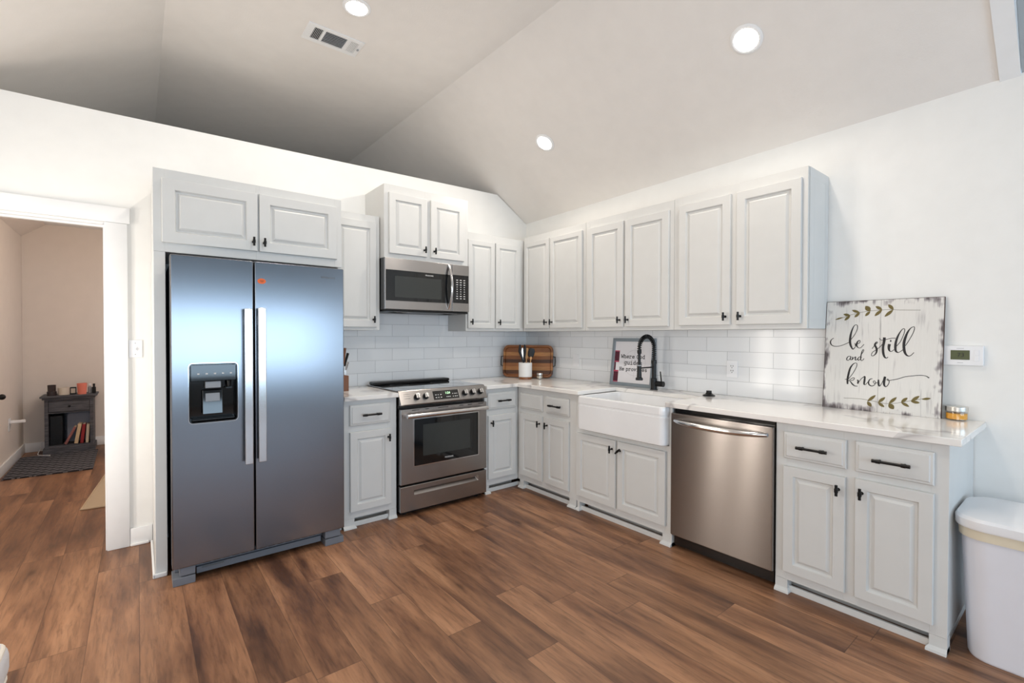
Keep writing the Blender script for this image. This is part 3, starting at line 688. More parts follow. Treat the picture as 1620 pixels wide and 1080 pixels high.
for a, c_ in ((-1.66, -1.60), (-1.55, -1.52), (-1.44, -1.35), (-1.25, -1.21), (-1.17, -1.13), (-1.07, -1.02)): part('vent_slot', B().box(a, c_, -0.6606, -0.6601, 0.776, 0.781), DARK, d)
m = B(); m.box(-1.643, -1.072, -0.6635, -0.6602, 0.365, 0.710, 0.001); wn_ = part('oven_window', m, GLASSDARK, d, 'dark oven window')
m = B(); m.box(-1.57, -1.15, -0.6642, -0.6637, 0.43, 0.665); part('window_screen', m, MESHDARK, wn_)
m = B()
for a, c_, e, f in ((-1.648, -1.643, 0.360, 0.715), (-1.072, -1.067, 0.360, 0.715), (-1.643, -1.072, 0.360, 0.365), (-1.643, -1.072, 0.710, 0.715)): m.box(a, c_, -0.6645, -0.6602, e, f)
part('window_trim', m, CHROME, d)
text(wn_, 'lettering', 'FRIGIDAIRE', 0.015, WHITEMARK, TT(-1.345, -0.6644, 0.390))
m = B(); m.tube([(-1.722, -0.712, 0.745), (-1.36, -0.716, 0.746), (-1.010, -0.712, 0.745)], 0.0165, 16); m.box(-1.716, -1.694, -0.712, -0.6602, 0.733, 0.757, 0.003); m.box(-1.038, -1.016, -0.712, -0.6602, 0.733, 0.757, 0.003); part('handle', m, STEELB, d)
m = B(); y0 = -0.658; q = (RX0 + 0.001, RX1 - 0.001, 0.036, 0.222)
m.loft([rrect(*q, 0.003, -0.6065, 2), rrect(*q, 0.003, y0 + 0.003, 2), rrect(q[0] + 0.003, q[1] - 0.003, q[2] + 0.003, q[3] - 0.003, 0.003, y0, 2), rrect(-1.643, -1.066, 0.150, 0.196, 0.004, y0, 2), rrect(-1.630, -1.082, 0.176, 0.192, 0.003, y0 + 0.026, 2)]); part('drawer', m, STEEL, t)
m = B(); m.box(RX0 + 0.02, RX1 - 0.02, -0.600, -0.05, 0.006, 0.034)
part('plinth', m, BLACK, t)
for x in (RX0 + 0.06, RX1 - 0.06): part('foot', B().cyl((x, -0.585, 0.0), (x, -0.585, 0.0058), 0.018), BLACK, t)

# ------------------------------------------------------------------ microwave
t = thing('microwave', 'stainless steel over-the-range microwave hanging under the short cabinet', 'microwave', 'b', (-1.378, -0.2, 1.53))
MX0, MX1 = -1.757, -0.9905
part('body', B().box(-1.752, MX1, -0.374, -0.008, 1.532, 1.930), GLOSSBLACK, t)
def band(x0, x1, y, z0, z1): return B().box(x0, x1, y, -0.3745, z0, z1, 0.003)
d = part('door', band(MX0, -1.1605, -0.404, 1.534, 1.929), STEEL, t)
c_ = part('control_column', band(-1.1585, MX1, -0.404, 1.534, 1.929), STEEL, t)
m = B(); m.box(-1.748, -1.175, -0.4065, -0.4042, 1.600, 1.838, 0.001); wn_ = part('window', m, GLASSDARK, d, 'black glass window')
m = B(); m.box(-1.675, -1.265, -0.4071, -0.4067, 1.628, 1.792); part('window_screen', m, MESHDARK, wn_)
text(wn_, 'lettering', 'FRIGIDAIRE', 0.0145, WHITEMARK, TT(-1.376, -0.4067, 1.815))
m = B(); pts = [(-1.192, -0.4045 - 0.052 * math.sin(PI * i / 14) ** 0.8 if 0 < i < 14 else -0.4045, 1.555 + 0.365 * i / 14) for i in range(15)]
m.tube(pts, 0.0115, 12); part('handle', m, CHROME, d)
m = B(); m.box(-1.152, -0.997, -0.4062, -0.4042, 1.606, 1.843, 0.001); kp = part('keypad', m, GLOSSBLACK, t, 'black keypad')
for r_ in range(9):
    for c2 in range(3):
        wd = 0.005 if 2 < r_ < 7 else 0.009
        x = -1.112 + c2 * 0.036; z = 1.800 - r_ * 0.0195
        part('key', B().box(x - wd, x + wd, -0.4068, -0.4064, z - 0.003, z + 0.003), WHITEMARK, kp)
m = B(); m.box(-1.745, -1.000, -0.398, -0.02, 1.516, 1.5315, 0.003); bt = part('underside', m, BLACK, t)
m = B(); m.box(-1.66, -1.52, -0.36, -0.22, 1.513, 1.5158); m.box(-1.20, -1.08, -0.36, -0.22, 1.513, 1.5158); part('grease_filter', m, STEELB, bt)

# ------------------------------------------------------------------ dishwasher
t = thing('dishwasher', 'stainless steel dishwasher with a bowed bar handle, right of the sink', 'dishwasher', 'r', (2.45, -0.33, 0))
part('body', B().box(2.156, 2.746, -0.5995, -0.06, 0.02, 0.874), GLOSSBLACK, t)
d = part('door', door_with_hole(2.148, 2.752, 0.090, 0.852, -0.637, -0.600), STEELD, t)
m = B(); pts = []
for i in range(17):
    s_ = i / 16; e = math.sin(PI * s_); pts.append((2.178 + 0.542 * s_, -0.640 - 0.052 * min(1, e * 1.25) ** 0.7, 0.806 - 0.004 * e))
m.tube(pts, [0.010 + 0.007 * math.sin(PI * i / 16) ** 0.5 for i in range(17)], 14); part('handle', m, STEELB, d)
part('toe_panel', B().box(2.150, 2.750, -0.560, -0.545, 0.002, 0.0185), BLACK, t)

# ------------------------------------------------------------------ sink and faucet
m = B(); k = 5; SX0, SX1, SY0, SY1 = 1.3745, 2.119, -0.672, -0.180
def ring(i, z, r): return rrect(SX0 + i, SX1 - i, SY0 + i, SY1 - i, r, z, k, 'xy')
rings = [ring(0.012, 0.634, 0.03), ring(0.002, 0.640, 0.035), ring(0, 0.655, 0.035), ring(0, 0.812, 0.035), ring(-0.0, 0.8145, 0.035), ring(0.003, 0.816, 0.035), ring(0.003, 0.830, 0.035), ring(0.0, 0.832, 0.035), ring(0, 0.872, 0.035), ring(0.004, 0.880, 0.033), ring(0.010, 0.8825, 0.03), ring(0.026, 0.8825, 0.028), ring(0.032, 0.878, 0.026), ring(0.036, 0.860, 0.026), ring(0.044, 0.680, 0.03), ring(0.070, 0.664, 0.03)]
# the side and back walls stay inside the cabinet opening
m.loft(rings)
snk = solo('sink', 'white farmhouse apron-front sink set into the countertop', 'sink', m, PORC, 'r', (1.747, -0.42, 0.634))
m = B(); m.lathe([(0.045, 0.6645), (0.045, 0.667), (0.030, 0.668), (0.028, 0.6655)], (1.747, -0.40, 0)); part('drain', m, CHROME, snk)

fb = (1.664, -0.115)     # base
t = thing('faucet', 'matte black spring pull-down faucet standing behind the sink', 'faucet', 'r', (fb[0], fb[1], 0.914))
m = B(); m.lathe([(0.030, 0.9143), (0.030, 0.918), (0.0235, 0.9185), (0.0235, 1.000), (0.021, 1.003)], (fb[0], fb[1], 0)); part('base', m, BLACK, t)
m = B(); m.cyl((fb[0], fb[1], 1.0035), (fb[0], fb[1], 1.115), 0.0165); m.lathe([(0.0205, 1.115), (0.0205, 1.140), (0.018, 1.142)], (fb[0], fb[1], 0)); part('riser', m, BLACK, t)
arc = [(fb[0], fb[1], 1.142 + 0.018 * i) for i in range(6)]
rad = 0.0925; cz_ = 1.232
for i in range(1, 25):
    a = PI * i / 24; arc.append((fb[0], fb[1] - rad + rad * math.cos(a), cz_ + rad * math.sin(a) * 1.0))
hx = fb[1] - 2 * rad
arc += [(fb[0], hx, cz_ - 0.012 * i) for i in range(1, 3)]
m = B(); m.tube(arc, 0.0085, 10); part('hose', m, BLACK, t)
sm = smooth_path(arc, 4); m = B(); coil = []; L = 0; tot = 0
ds_ = [0] + [(Vector(sm[i]) - Vector(sm[i - 1])).length for i in range(1, len(sm))]
acc = [sum(ds_[:i + 1]) for i in range(len(sm))]; tot = acc[-1]; turns = 25; steps = turns * 12; j = 0
for q in range(steps + 1):
    s_ = tot * q / steps
    while j < len(acc) - 2 and acc[j + 1] < s_: j += 1
    f = (s_ - acc[j]) / max(acc[j + 1] - acc[j], 1e-9); p = Vector(sm[j]).lerp(Vector(sm[j + 1]), f); tg = (Vector(sm[j + 1]) - Vector(sm[j])).normalized()
    nx = Vector((1, 0, 0)); ny = tg.cross(nx); a = 2 * PI * turns * q / steps
    coil.append(p + (nx * math.cos(a) + ny * math.sin(a)) * 0.0140)
m.tube(coil, 0.0034, 6); part('spring', m, BLACK, t)
m = B(); m.cyl((fb[0], hx, 1.208), (fb[0], hx, 1.105), 0.0105); m.lathe([(0.014, 1.195), (0.016, 1.205), (0.016, 1.220), (0.012, 1.224)], (fb[0], hx, 0)); part('hose_end', m, BLACK, t)
m = B(); m.lathe([(0.026, 0.998), (0.027, 1.003), (0.026, 1.014), (0.018, 1.020), (0.0165, 1.060), (0.0165, 1.104)], (fb[0], hx, 0)); hd = part('spray_head', m, BLACK, t)
m = B(); m.lathe([(0.0185, 1.1045), (0.0185, 1.112), (0.012, 1.1125)], (fb[0], hx, 0)); part('collar', m, GREYPL, hd, 'grey collar ring')
m = B(); m.cyl((fb[0], fb[1] - 0.016, 1.088), (fb[0], hx + 0.016, 1.088), 0.0055); part('support_arm', m, BLACK, t)
m = B(); m.cyl((fb[0] + 0.023, fb[1], 0.962), (fb[0] + 0.085, fb[1], 0.962), 0.021); vb = part('valve', m, BLACK, t)
m = B(); m.cyl((fb[0] + 0.066, fb[1], 0.982), (fb[0] + 0.044, fb[1] + 0.02, 1.055), 0.0052, 0.0045); part('lever', m, BLACK, vb)
m = B(); m.lathe([(0.040, 0.9143), (0.041, 0.920), (0.026, 0.926), (0.019, 0.934), (0.017, 0.945), (0.0185, 0.950), (0.012, 0.951)], (2.123, -0.135, 0))
solo('sink_stopper', 'small black knobbed sink stopper lying on the countertop above the dishwasher', 'stopper', m, BLACK, 'r', (2.123, -0.135, 0.914))

# ------------------------------------------------------------------ tray, crock, utensils, jar
ta = math.atan2(-0.39, 0.319)
torg_w = Vector((-0.406 + 0.036, -0.109 + 0.029, 0.9145))
inv = Matrix.Rotation(-ta, 4, 'Z'); tl = inv @ torg_w
TH = R(-9)
t = thing('serving_tray', 'striped wooden serving tray with black handles leaning in the counter corner', 'tray', ta, tl, tilt=TH)
ox, oy, oz = tl
tw, th_ = 0.502, 0.322
m = B(); kk = 6
def tr(i, y): return rrect(ox + i, ox + tw - i, oz + i, oz + th_ - i, 0.055 - i * 0.6, oy + y, kk)
m.loft([tr(0.004, 0.0), tr(0.0, -0.006), tr(0.0, -0.026), tr(0.004, -0.030), tr(0.018, -0.030), tr(0.022, -0.026), tr(0.026, -0.010)]); part('board', m, ACACIA, t)
for x, sg in ((ox, -1), (ox + tw, 1)):
    m = B(); zc = oz + th_ / 2; m.tube([(x - sg * 0.001, oy - 0.020, zc - 0.048), (x + sg * 0.020, oy - 0.020, zc - 0.045), (x + sg * 0.022, oy - 0.020, zc), (x + sg * 0.020, oy - 0.020, zc + 0.045), (x - sg * 0.001, oy - 0.020, zc + 0.048)], 0.005, 8); part('handle', m, BLACKMETAL, t)

cc = (-0.335, -0.385)
t = thing('utensil_crock', 'white glazed crock with a wooden base, holding cooking utensils in front of the tray', 'crock', 'b', (cc[0], cc[1], 0.914))
m = B(); m.lathe([(0.061, 0.9375), (0.064, 0.940), (0.0645, 1.070), (0.0625, 1.073), (0.058, 1.070), (0.057, 0.950), (0.03, 0.946)], (cc[0], cc[1], 0), 36); part('cup', m, CROCKW, t)
m = B(); m.lathe([(0.060, 0.9143), (0.062, 0.916), (0.062, 0.936), (0.060, 0.9373)], (cc[0], cc[1], 0), 36); part('base', m, ACACIA, t)
U = Matrix.Rotation(R(-38.6), 4, 'Z')      # rightwards as seen across the room
rr = U @ Vector((1, 0, 0)); dd = U @ Vector((0, 1, 0))
def up_(x, z, y=0): return Vector((cc[0], cc[1], 0.952)) + rr * x + dd * y + Vector((0, 0, z))
def leafshape(m, c, ax, wd, L, th, tip=0.5):
    ax = Vector(ax).normalized(); side = ax.cross(dd).normalized(); nrm = ax.cross(side)
    rings = []
    for i in range(11):
        s_ = i / 10; w_ = wd * (math.sin(PI * min(s_ * 0.92 + 0.06, 1)) ** tip) * 0.5 + 0.0015
        p = Vector(c) + ax * L * s_
        rings.append([p + side * w_ * math.cos(2 * PI * k / 10) + nrm * th * math.sin(2 * PI * k / 10) for k in range(10)])
    m.loft(rings)
def utensil(name, label, p0, p1, shape, mat, group='utensils in the crock'):
    m = B(); m.tube([p0, (p0 + p1) / 2, p1], [0.0055, 0.005, 0.005], 8)
    shape(m, p1, (p1 - p0)); return solo(name, label, 'kitchen utensil', m, mat, 'b', tuple(p0), group)
def tong(m, p, ax): pass
m = B()
m.tube([up_(-0.022, 0.02), up_(-0.020, 0.13), up_(-0.056, 0.225), up_(-0.052, 0.275), up_(-0.050, 0.292)], [0.005, 0.007, 0.012, 0.011, 0.007], 10)
m.tube([up_(-0.012, 0.02), up_(-0.014, 0.13), up_(-0.002, 0.225), up_(-0.004, 0.275), up_(-0.010, 0.292)], [0.005, 0.007, 0.011, 0.011, 0.007], 10)
solo('kitchen_tongs', 'black kitchen tongs standing at the left of the white crock', 'kitchen utensil', m, BLACK, 'b', tuple(up_(-0.02, 0.0)), 'utensils in the crock')
utensil('serving_spoon', 'silver serving spoon in the crock between the tong arms', up_(-0.014, 0.015, 0.03), up_(-0.022, 0.155, 0.03), lambda m, p, a: leafshape(m, p, a, 0.034, 0.105, 0.003), STEELB)
utensil('wooden_spoon', 'pale wooden spoon in the crock right of the tongs', up_(0.004, 0.015, 0.012), up_(0.012, 0.16, 0.016), lambda m, p, a: leafshape(m, p, a, 0.036, 0.10, 0.004), SPOONWOOD)
def spat(m, p, a): leafshape(m, p, a + Vector((0, 0, 0)), 0.060, 0.085, 0.0045, 0.22)
utensil('spatula', 'black slotted spatula leaning right in the crock', up_(0.020, 0.015, -0.010), up_(0.048, 0.175, -0.014), spat, BLACK)
def lad(m, p, a):
    m.ball(tuple(p + Vector(a).normalized() * 0.03), 0.034, sc=(1, 0.75, 0.8))
utensil('ladle', 'black ladle with rounded bowl, rightmost in the crock', up_(0.030, 0.015, 0.012), up_(0.058, 0.195, 0.02), lad, BLACK)
utensil('basting_brush', 'slim tan-handled brush at the right front edge of the crock', up_(0.036, 0.015, -0.022), up_(0.050, 0.150, -0.030), lambda m, p, a: leafshape(m, p, a, 0.016, 0.03, 0.004), SPOONWOOD)
def jar(name, label, cat, wall, c, r, h, content, ch, lid_h):
    t = thing(name, label, cat, wall, (c[0], c[1], c[2]))
    m = B(); m.lathe([(r * 0.92, c[2] + 0.0005), (r, c[2] + 0.004), (r, c[2] + h - 0.004), (r * 0.93, c[2] + h), (r * 0.9, c[2] + h), (r * 0.95, c[2] + h - 0.006), (r * 0.95, c[2] + 0.005), (r * 0.5, c[2] + 0.0045)], (c[0], c[1], 0), 30); part('glass', m, GLASS, t)
    m = B(); m.lathe([(r * 0.9, c[2] + 0.006), (r * 0.93, c[2] + 0.009), (r * 0.93, c[2] + ch), (r * 0.5, c[2] + ch + 0.001)], (c[0], c[1], 0), 30); part('contents', m, content, t)
    m = B(); m.lathe([(r * 1.02, c[2] + h - 0.003), (r * 1.03, c[2] + h), (r * 1.03, c[2] + h + lid_h - 0.002), (r * 1.0, c[2] + h + lid_h), (r * 0.5, c[2] + h + lid_h + 0.0005)], (c[0], c[1], 0), 30); part('lid', m, LIDM, t)
    return t
jar('candle_jar', 'tiny glass jar with metal lid at the foot of the wooden tray', 'jar', 'b', (-0.215, -0.455, 0.914), 0.030, 0.042, CREAM, 0.03, 0.016)
jar('wax_jar', 'small glass jar of yellow wax with tin lid, at the countertop end by the sign', 'jar', 'r', (3.372, -0.052, 0.914), 0.042, 0.048, WAX, 0.034, 0.020)

# ------------------------------------------------------------------ knife block with knives, mostly behind the refrigerator
t = solo('knife_block', 'brown wooden knife block at the counter end right of the refrigerator', 'knife block', B().box(-2.105, -2.000, -0.31, -0.20, 0.9145, 1.030, 0.003), KNIFEWOOD, 'b', (-2.05, -0.25, 0.914))
for i, (x, y, z, lean, lab, mt) in enumerate(((-2.020, -0.250, 1.235, 0.012, 'tallest knife in the block, brown handle, beside the refrigerator', KNIFEWOOD), (-2.008, -0.235, 1.195, 0.028, 'black-handled knife leaning right out of the block', BLACK), (-2.012, -0.275, 1.130, 0.016, 'shortest knife in the block, with a slim steel handle', STEELB))):
    kt = thing('kitchen_knife', lab, 'knife', 'b', (x, y, 1.031), 'knives in the block')
    m = B(); m.tube([(x, y, 1.031 + (z - 1.031) * 0.4), (x + lean * 0.5, y, 1.031 + (z - 1.031) * 0.7), (x + lean, y, z)], [0.008, 0.009, 0.010], 10); part('handle', m, mt, kt)
    m = B(); m.box(x - 0.006 - lean * 0.1, x + 0.006 - lean * 0.1, y - 0.0015, y + 0.0015, 1.0305, 1.031 + (z - 1.031) * 0.42); part('blade', m, STEELB, kt)
SIGN_STROKES = [[(0.043,0.4049,0.0024),(0.032,0.3958,0.0032),(0.027,0.3798,0.0053),(0.036,0.3627,0.0037),(0.058,0.3567,0.0024),(0.087,0.3637,0.0024),(0.121,0.3818,0.0024)],[(0.129,0.3979,0.0024),(0.145,0.425,0.0024),(0.156,0.4551,0.0024),(0.157,0.4732,0.0027),(0.151,0.4823,0.0024),(0.14,0.4742,0.0032),(0.13,0.4451,0.0064),(0.125,0.4149,0.0085),(0.124,0.3879,0.0091),(0.127,0.3678,0.0085),(0.133,0.3516,0.0064),(0.14,0.3426,0.0043),(0.15,0.3546,0.0024),(0.151,0.3688,0.0024),(0.146,0.3768,0.0024)],[(0.147,0.3647,0.0024),(0.158,0.3717,0.0024),(0.17,0.3788,0.0024),(0.172,0.3889,0.0024),(0.167,0.3928,0.0029),(0.159,0.3818,0.0059),(0.156,0.3668,0.0069),(0.162,0.3536,0.0037),(0.175,0.3507,0.0024),(0.191,0.3708,0.0024)],[(0.229,0.3467,0.0024),(0.239,0.3647,0.0024),(0.248,0.3757,0.0024),(0.252,0.3808,0.0024),(0.25,0.3848,0.003),(0.244,0.3798,0.0051),(0.241,0.3678,0.0073),(0.247,0.3536,0.0077),(0.25,0.3406,0.0073),(0.248,0.3235,0.0055),(0.239,0.3105,0.003),(0.231,0.3065,0.0024),(0.227,0.3114,0.0024),(0.23,0.3246,0.0024),(0.238,0.3335,0.0024),(0.252,0.3446,0.0024),(0.264,0.3577,0.0024),(0.274,0.3717,0.0024)],[(0.282,0.41,0.0102),(0.281,0.3869,0.0098),(0.278,0.3607,0.0085),(0.278,0.3376,0.009),(0.281,0.3175,0.0085),(0.287,0.3014,0.0064),(0.295,0.2974,0.0034),(0.301,0.3034,0.003)],[(0.261,0.4059,0.0034),(0.263,0.3989,0.0024),(0.269,0.3948,0.0024),(0.284,0.3969,0.0024),(0.3,0.4019,0.0024),(0.316,0.4059,0.0024),(0.331,0.4059,0.0024)],[(0.305,0.3737,0.0107),(0.303,0.3587,0.0098),(0.304,0.3446,0.0077),(0.308,0.3356,0.0043),(0.316,0.3345,0.0024),(0.326,0.3447,0.0024)],[(0.307,0.3909,0.0073),(0.31,0.3909,0.0085),(0.313,0.3909,0.0073)],[(0.336,0.3637,0.0024),(0.351,0.3869,0.0024),(0.363,0.422,0.0024),(0.368,0.4471,0.0024),(0.365,0.4571,0.0024),(0.358,0.4541,0.0026),(0.347,0.435,0.0043),(0.338,0.41,0.0073),(0.332,0.3818,0.0085),(0.331,0.3567,0.009),(0.333,0.3386,0.0077),(0.339,0.3306,0.0051),(0.348,0.3306,0.0024),(0.364,0.3446,0.0024)],[(0.373,0.3658,0.0024),(0.387,0.3948,0.0024),(0.402,0.432,0.0024),(0.408,0.4571,0.0024),(0.405,0.4672,0.0024),(0.393,0.4602,0.003),(0.382,0.4421,0.006),(0.373,0.4149,0.0085),(0.367,0.3848,0.0098),(0.367,0.3577,0.0098),(0.371,0.3325,0.009),(0.379,0.3165,0.0064),(0.39,0.3114,0.0034),(0.399,0.3175,0.0024),(0.409,0.3306,0.0024)],[(0.132,0.2994,0.0028),(0.121,0.3014,0.0024),(0.113,0.2904,0.004),(0.113,0.2793,0.0034),(0.121,0.2783,0.0024),(0.129,0.2904,0.0024),(0.132,0.2994,0.0034),(0.129,0.2874,0.004),(0.133,0.2803,0.0024),(0.14,0.2874,0.0024)],[(0.14,0.2984,0.0034),(0.139,0.2823,0.004),(0.14,0.2854,0.0024),(0.15,0.2964,0.0024),(0.154,0.2974,0.004),(0.153,0.2823,0.004),(0.158,0.2813,0.0024),(0.164,0.2884,0.0024)],[(0.181,0.2984,0.0024),(0.172,0.2994,0.0024),(0.165,0.2884,0.0037),(0.168,0.2803,0.0031),(0.175,0.2854,0.0024),(0.182,0.2994,0.0024)],[(0.18,0.3134,0.0024),(0.189,0.3286,0.0024),(0.191,0.3386,0.0024),(0.187,0.3406,0.0024),(0.182,0.3246,0.0037),(0.178,0.2964,0.004),(0.18,0.2803,0.0028),(0.187,0.2803,0.0024),(0.194,0.2913,0.0024)],[(0.125,0.1728,0.0024),(0.143,0.202,0.0024),(0.159,0.2391,0.0024),(0.162,0.2582,0.0024),(0.156,0.2643,0.0024),(0.144,0.2572,0.004),(0.131,0.2341,0.0068),(0.124,0.201,0.008),(0.12,0.1688,0.008),(0.121,0.1417,0.0063)],[(0.107,0.1678,0.0024),(0.117,0.1688,0.0024)],[(0.124,0.1587,0.0024),(0.138,0.1738,0.0024),(0.148,0.1798,0.0024),(0.153,0.1768,0.0024),(0.147,0.1668,0.0024),(0.132,0.1608,0.0024),(0.137,0.1537,0.004),(0.145,0.1427,0.0057),(0.156,0.1346,0.0034),(0.169,0.1336,0.0024)],[(0.165,0.1688,0.0034),(0.171,0.1638,0.0063),(0.17,0.1498,0.0057),(0.171,0.1517,0.0024),(0.185,0.1768,0.0024),(0.196,0.1879,0.0034),(0.201,0.1889,0.0057),(0.2,0.1678,0.0074),(0.199,0.1487,0.0063),(0.205,0.1457,0.0024),(0.217,0.1618,0.0024)],[(0.236,0.1809,0.0024),(0.225,0.1768,0.0034),(0.219,0.1618,0.0046),(0.222,0.1467,0.0046),(0.235,0.1407,0.0034),(0.247,0.1487,0.0024),(0.25,0.1628,0.0024),(0.245,0.1698,0.0024),(0.24,0.1638,0.0024),(0.246,0.1557,0.0024),(0.259,0.1618,0.0024)],[(0.263,0.1778,0.0051),(0.264,0.1557,0.0074),(0.267,0.1437,0.0051),(0.274,0.1498,0.0024),(0.286,0.1809,0.0024),(0.291,0.1949,0.008),(0.288,0.1708,0.0091),(0.289,0.1507,0.0074),(0.297,0.1417,0.0034),(0.307,0.1557,0.0024),(0.31,0.1728,0.0024),(0.304,0.1839,0.0024),(0.3,0.1799,0.0024),(0.307,0.1758,0.0024),(0.321,0.1798,0.0024),(0.345,0.1869,0.0024),(0.376,0.2009,0.0024),(0.407,0.208,0.0024),(0.437,0.213,0.0024),(0.459,0.211,0.0024),(0.47,0.204,0.004),(0.473,0.202,0.0051)]]
SIGN_STEMS = [[(0.074,0.5205,0.0021),(0.133,0.5426,0.0021),(0.204,0.5576,0.0021),(0.293,0.5627,0.0021),(0.346,0.5586,0.0021),(0.43,0.5546,0.0021)],[(0.105,0.0613,0.0021),(0.179,0.0643,0.0021),(0.235,0.0593,0.0021),(0.289,0.0512,0.0021),(0.335,0.0562,0.0021),(0.397,0.0753,0.0021),(0.452,0.0934,0.0021)]]
SIGN_LEAVES = [(0.046,0.5134,0.085,0.5265,0.0096),(0.086,0.5446,0.12,0.5355,0.016),(0.093,0.5074,0.12,0.5355,0.016),(0.127,0.5667,0.165,0.5506,0.016),(0.141,0.5245,0.165,0.5506,0.016),(0.191,0.5878,0.213,0.5566,0.0267),(0.191,0.5295,0.213,0.5566,0.016),(0.237,0.5838,0.267,0.5637,0.0173),(0.234,0.5285,0.267,0.5637,0.0173),(0.293,0.5918,0.317,0.5616,0.018),(0.279,0.5235,0.316,0.5616,0.0173),(0.254,0.0924,0.217,0.0532,0.016),(0.236,0.0262,0.217,0.0532,0.02),(0.296,0.0854,0.265,0.0522,0.016),(0.294,0.0311,0.265,0.0522,0.016),(0.345,0.0904,0.312,0.0522,0.016),(0.334,0.0251,0.312,0.0522,0.0267),(0.39,0.0924,0.364,0.0653,0.016),(0.398,0.0452,0.364,0.0653,0.016),(0.438,0.1065,0.404,0.0743,0.016),(0.44,0.0703,0.404,0.0743,0.016),(0.483,0.0985,0.447,0.0895,0.0128)]
# ------------------------------------------------------------------ painted sign
so = (2.795, -0.080, 0.9148)
t = thing('wooden_sign', 'large distressed white wooden sign reading be still and know, leaning on the right wall', 'sign', 'r', so, tilt=-math.atan(0.06 / 0.615))
m = B(); m.box(so[0] + 0.002, so[0] + 0.522, so[1] + 0.0012, so[1] + 0.017, so[2], so[2] + 0.618); part('board', m, BOARD, t)
m = B()
for a, c_, e, f in ((0.0, 0.0019, 0, 0.618), (0.5221, 0.524, 0, 0.618), (0, 0.524, 0.6181, 0.620)): m.box(so[0] + a, so[0] + c_, so[1] + 0.001, so[1] + 0.0172, so[2] + e, so[2] + f)
part('worn_edge', m, WORNEDGE, t, 'dark worn board edge')
m = B()
for st in SIGN_STROKES: ribbon(m, [(u, v, w_ * 1.2 + 0.0003) for u, v, w_ in st], so[1] + 0.0007, so)
part('lettering', m, INK, t, 'black script lettering')
m = B()
for st in SIGN_STEMS: ribbon(m, [(u, v, 0.0022) for u, v, w_ in st], so[1] + 0.0009, so)
part('vine_stem', m, VINE, t)
def leafpoly(m, a, b2, w_, y):
    d = Vector((b2[0] - a[0], b2[1] - a[1])); n_ = Vector((-d.y, d.x)).normalized()
    for sg in (1,):
        top, bot = [], []
        for i in range(9):
            s_ = i / 8; hw = w_ * 0.46 * math.sin(PI * s_) ** 0.75
            p = Vector(a) + d * s_
            top.append(m.bm.verts.new((so[0] + p.x + n_.x * hw, y, so[2] + p.y + n_.y * hw))); bot.append(m.bm.verts.new((so[0] + p.x - n_.x * hw, y, so[2] + p.y - n_.y * hw)))
        for i in range(8):
            try: m.bm.faces.new((top[i], top[i + 1], bot[i + 1], bot[i]))
            except ValueError: pass
for lf in SIGN_LEAVES:
    m = B(); leafpoly(m, lf[:2], lf[2:4], lf[4], so[1] + 0.0004); part('leaf', m, LEAF, t, 'painted olive-brown leaf')

# ------------------------------------------------------------------ framed print
po = (1.189, -0.072, 0.9148)
PWd, PH = 0.424, 0.398
t = thing('framed_print', 'grey framed print reading Where God guides He provides, leaning behind the faucet', 'picture', 'r', po, tilt=-math.atan(0.05 / 0.395))
m = B(); prof = [(0, 0.016), (0, 0.002), (0.004, 0.0), (0.022, 0.0), (0.027, 0.004), (0.027, 0.012)]
m.loft([[(po[0] + i, po[1] + y, po[2] + i), (po[0] + PWd - i, po[1] + y, po[2] + i), (po[0] + PWd - i, po[1] + y, po[2] + PH - i), (po[0] + i, po[1] + y, po[2] + PH - i)] for i, y in prof], True, False); part('frame', m, FRAMEM, t)
m = B(); m.box(po[0] + 0.0275, po[0] + PWd - 0.0275, po[1] + 0.009, po[1] + 0.0112, po[2] + 0.0275, po[2] + PH - 0.0275); pr = part('print', m, PAPER, t)
yp = po[1] + 0.0086
m = B()
for z0, z1 in ((0.035, 0.115), (0.205, 0.285)): m.box(po[0] + 0.029, po[0] + 0.078, yp, yp + 0.0003, po[2] + z0, po[2] + z1)
m.box(po[0] + 0.029, po[0] + 0.046, yp, yp + 0.0003, po[2] + 0.127, po[2] + 0.195)
part('photo_strip', m, MAROON, pr, 'maroon photo strip')
m = B()
for z0, z1 in ((0.0285, 0.0345), (0.1155, 0.1265), (0.1955, 0.2045), (0.2855, 0.293)): m.box(po[0] + 0.029, po[0] + 0.078, yp, yp + 0.0003, po[2] + z0, po[2] + z1)
part('strip_border', m, PINK, pr)
m = B(); cxp, czp = po[0] + 0.235, po[2] + 0.195
m.tube([(cxp + 0.105 * math.cos(2 * PI * k / 60), yp + 0.0002, czp + 0.105 * math.sin(2 * PI * k / 60)) for k in range(60)], 0.0007, 4, closed=True)
for a in range(0, 180, 45):
    q = 0.128 if a % 90 == 0 else 0.09
    m.tube([(cxp - q * math.cos(R(a)), yp + 0.0002, czp - q * math.sin(R(a))), (cxp + q * math.cos(R(a)), yp + 0.0002, czp + q * math.sin(R(a)))], 0.0006, 4)
part('compass_drawing', m, simple('faint_line', srgb(176, 172, 180), 0.7), pr)
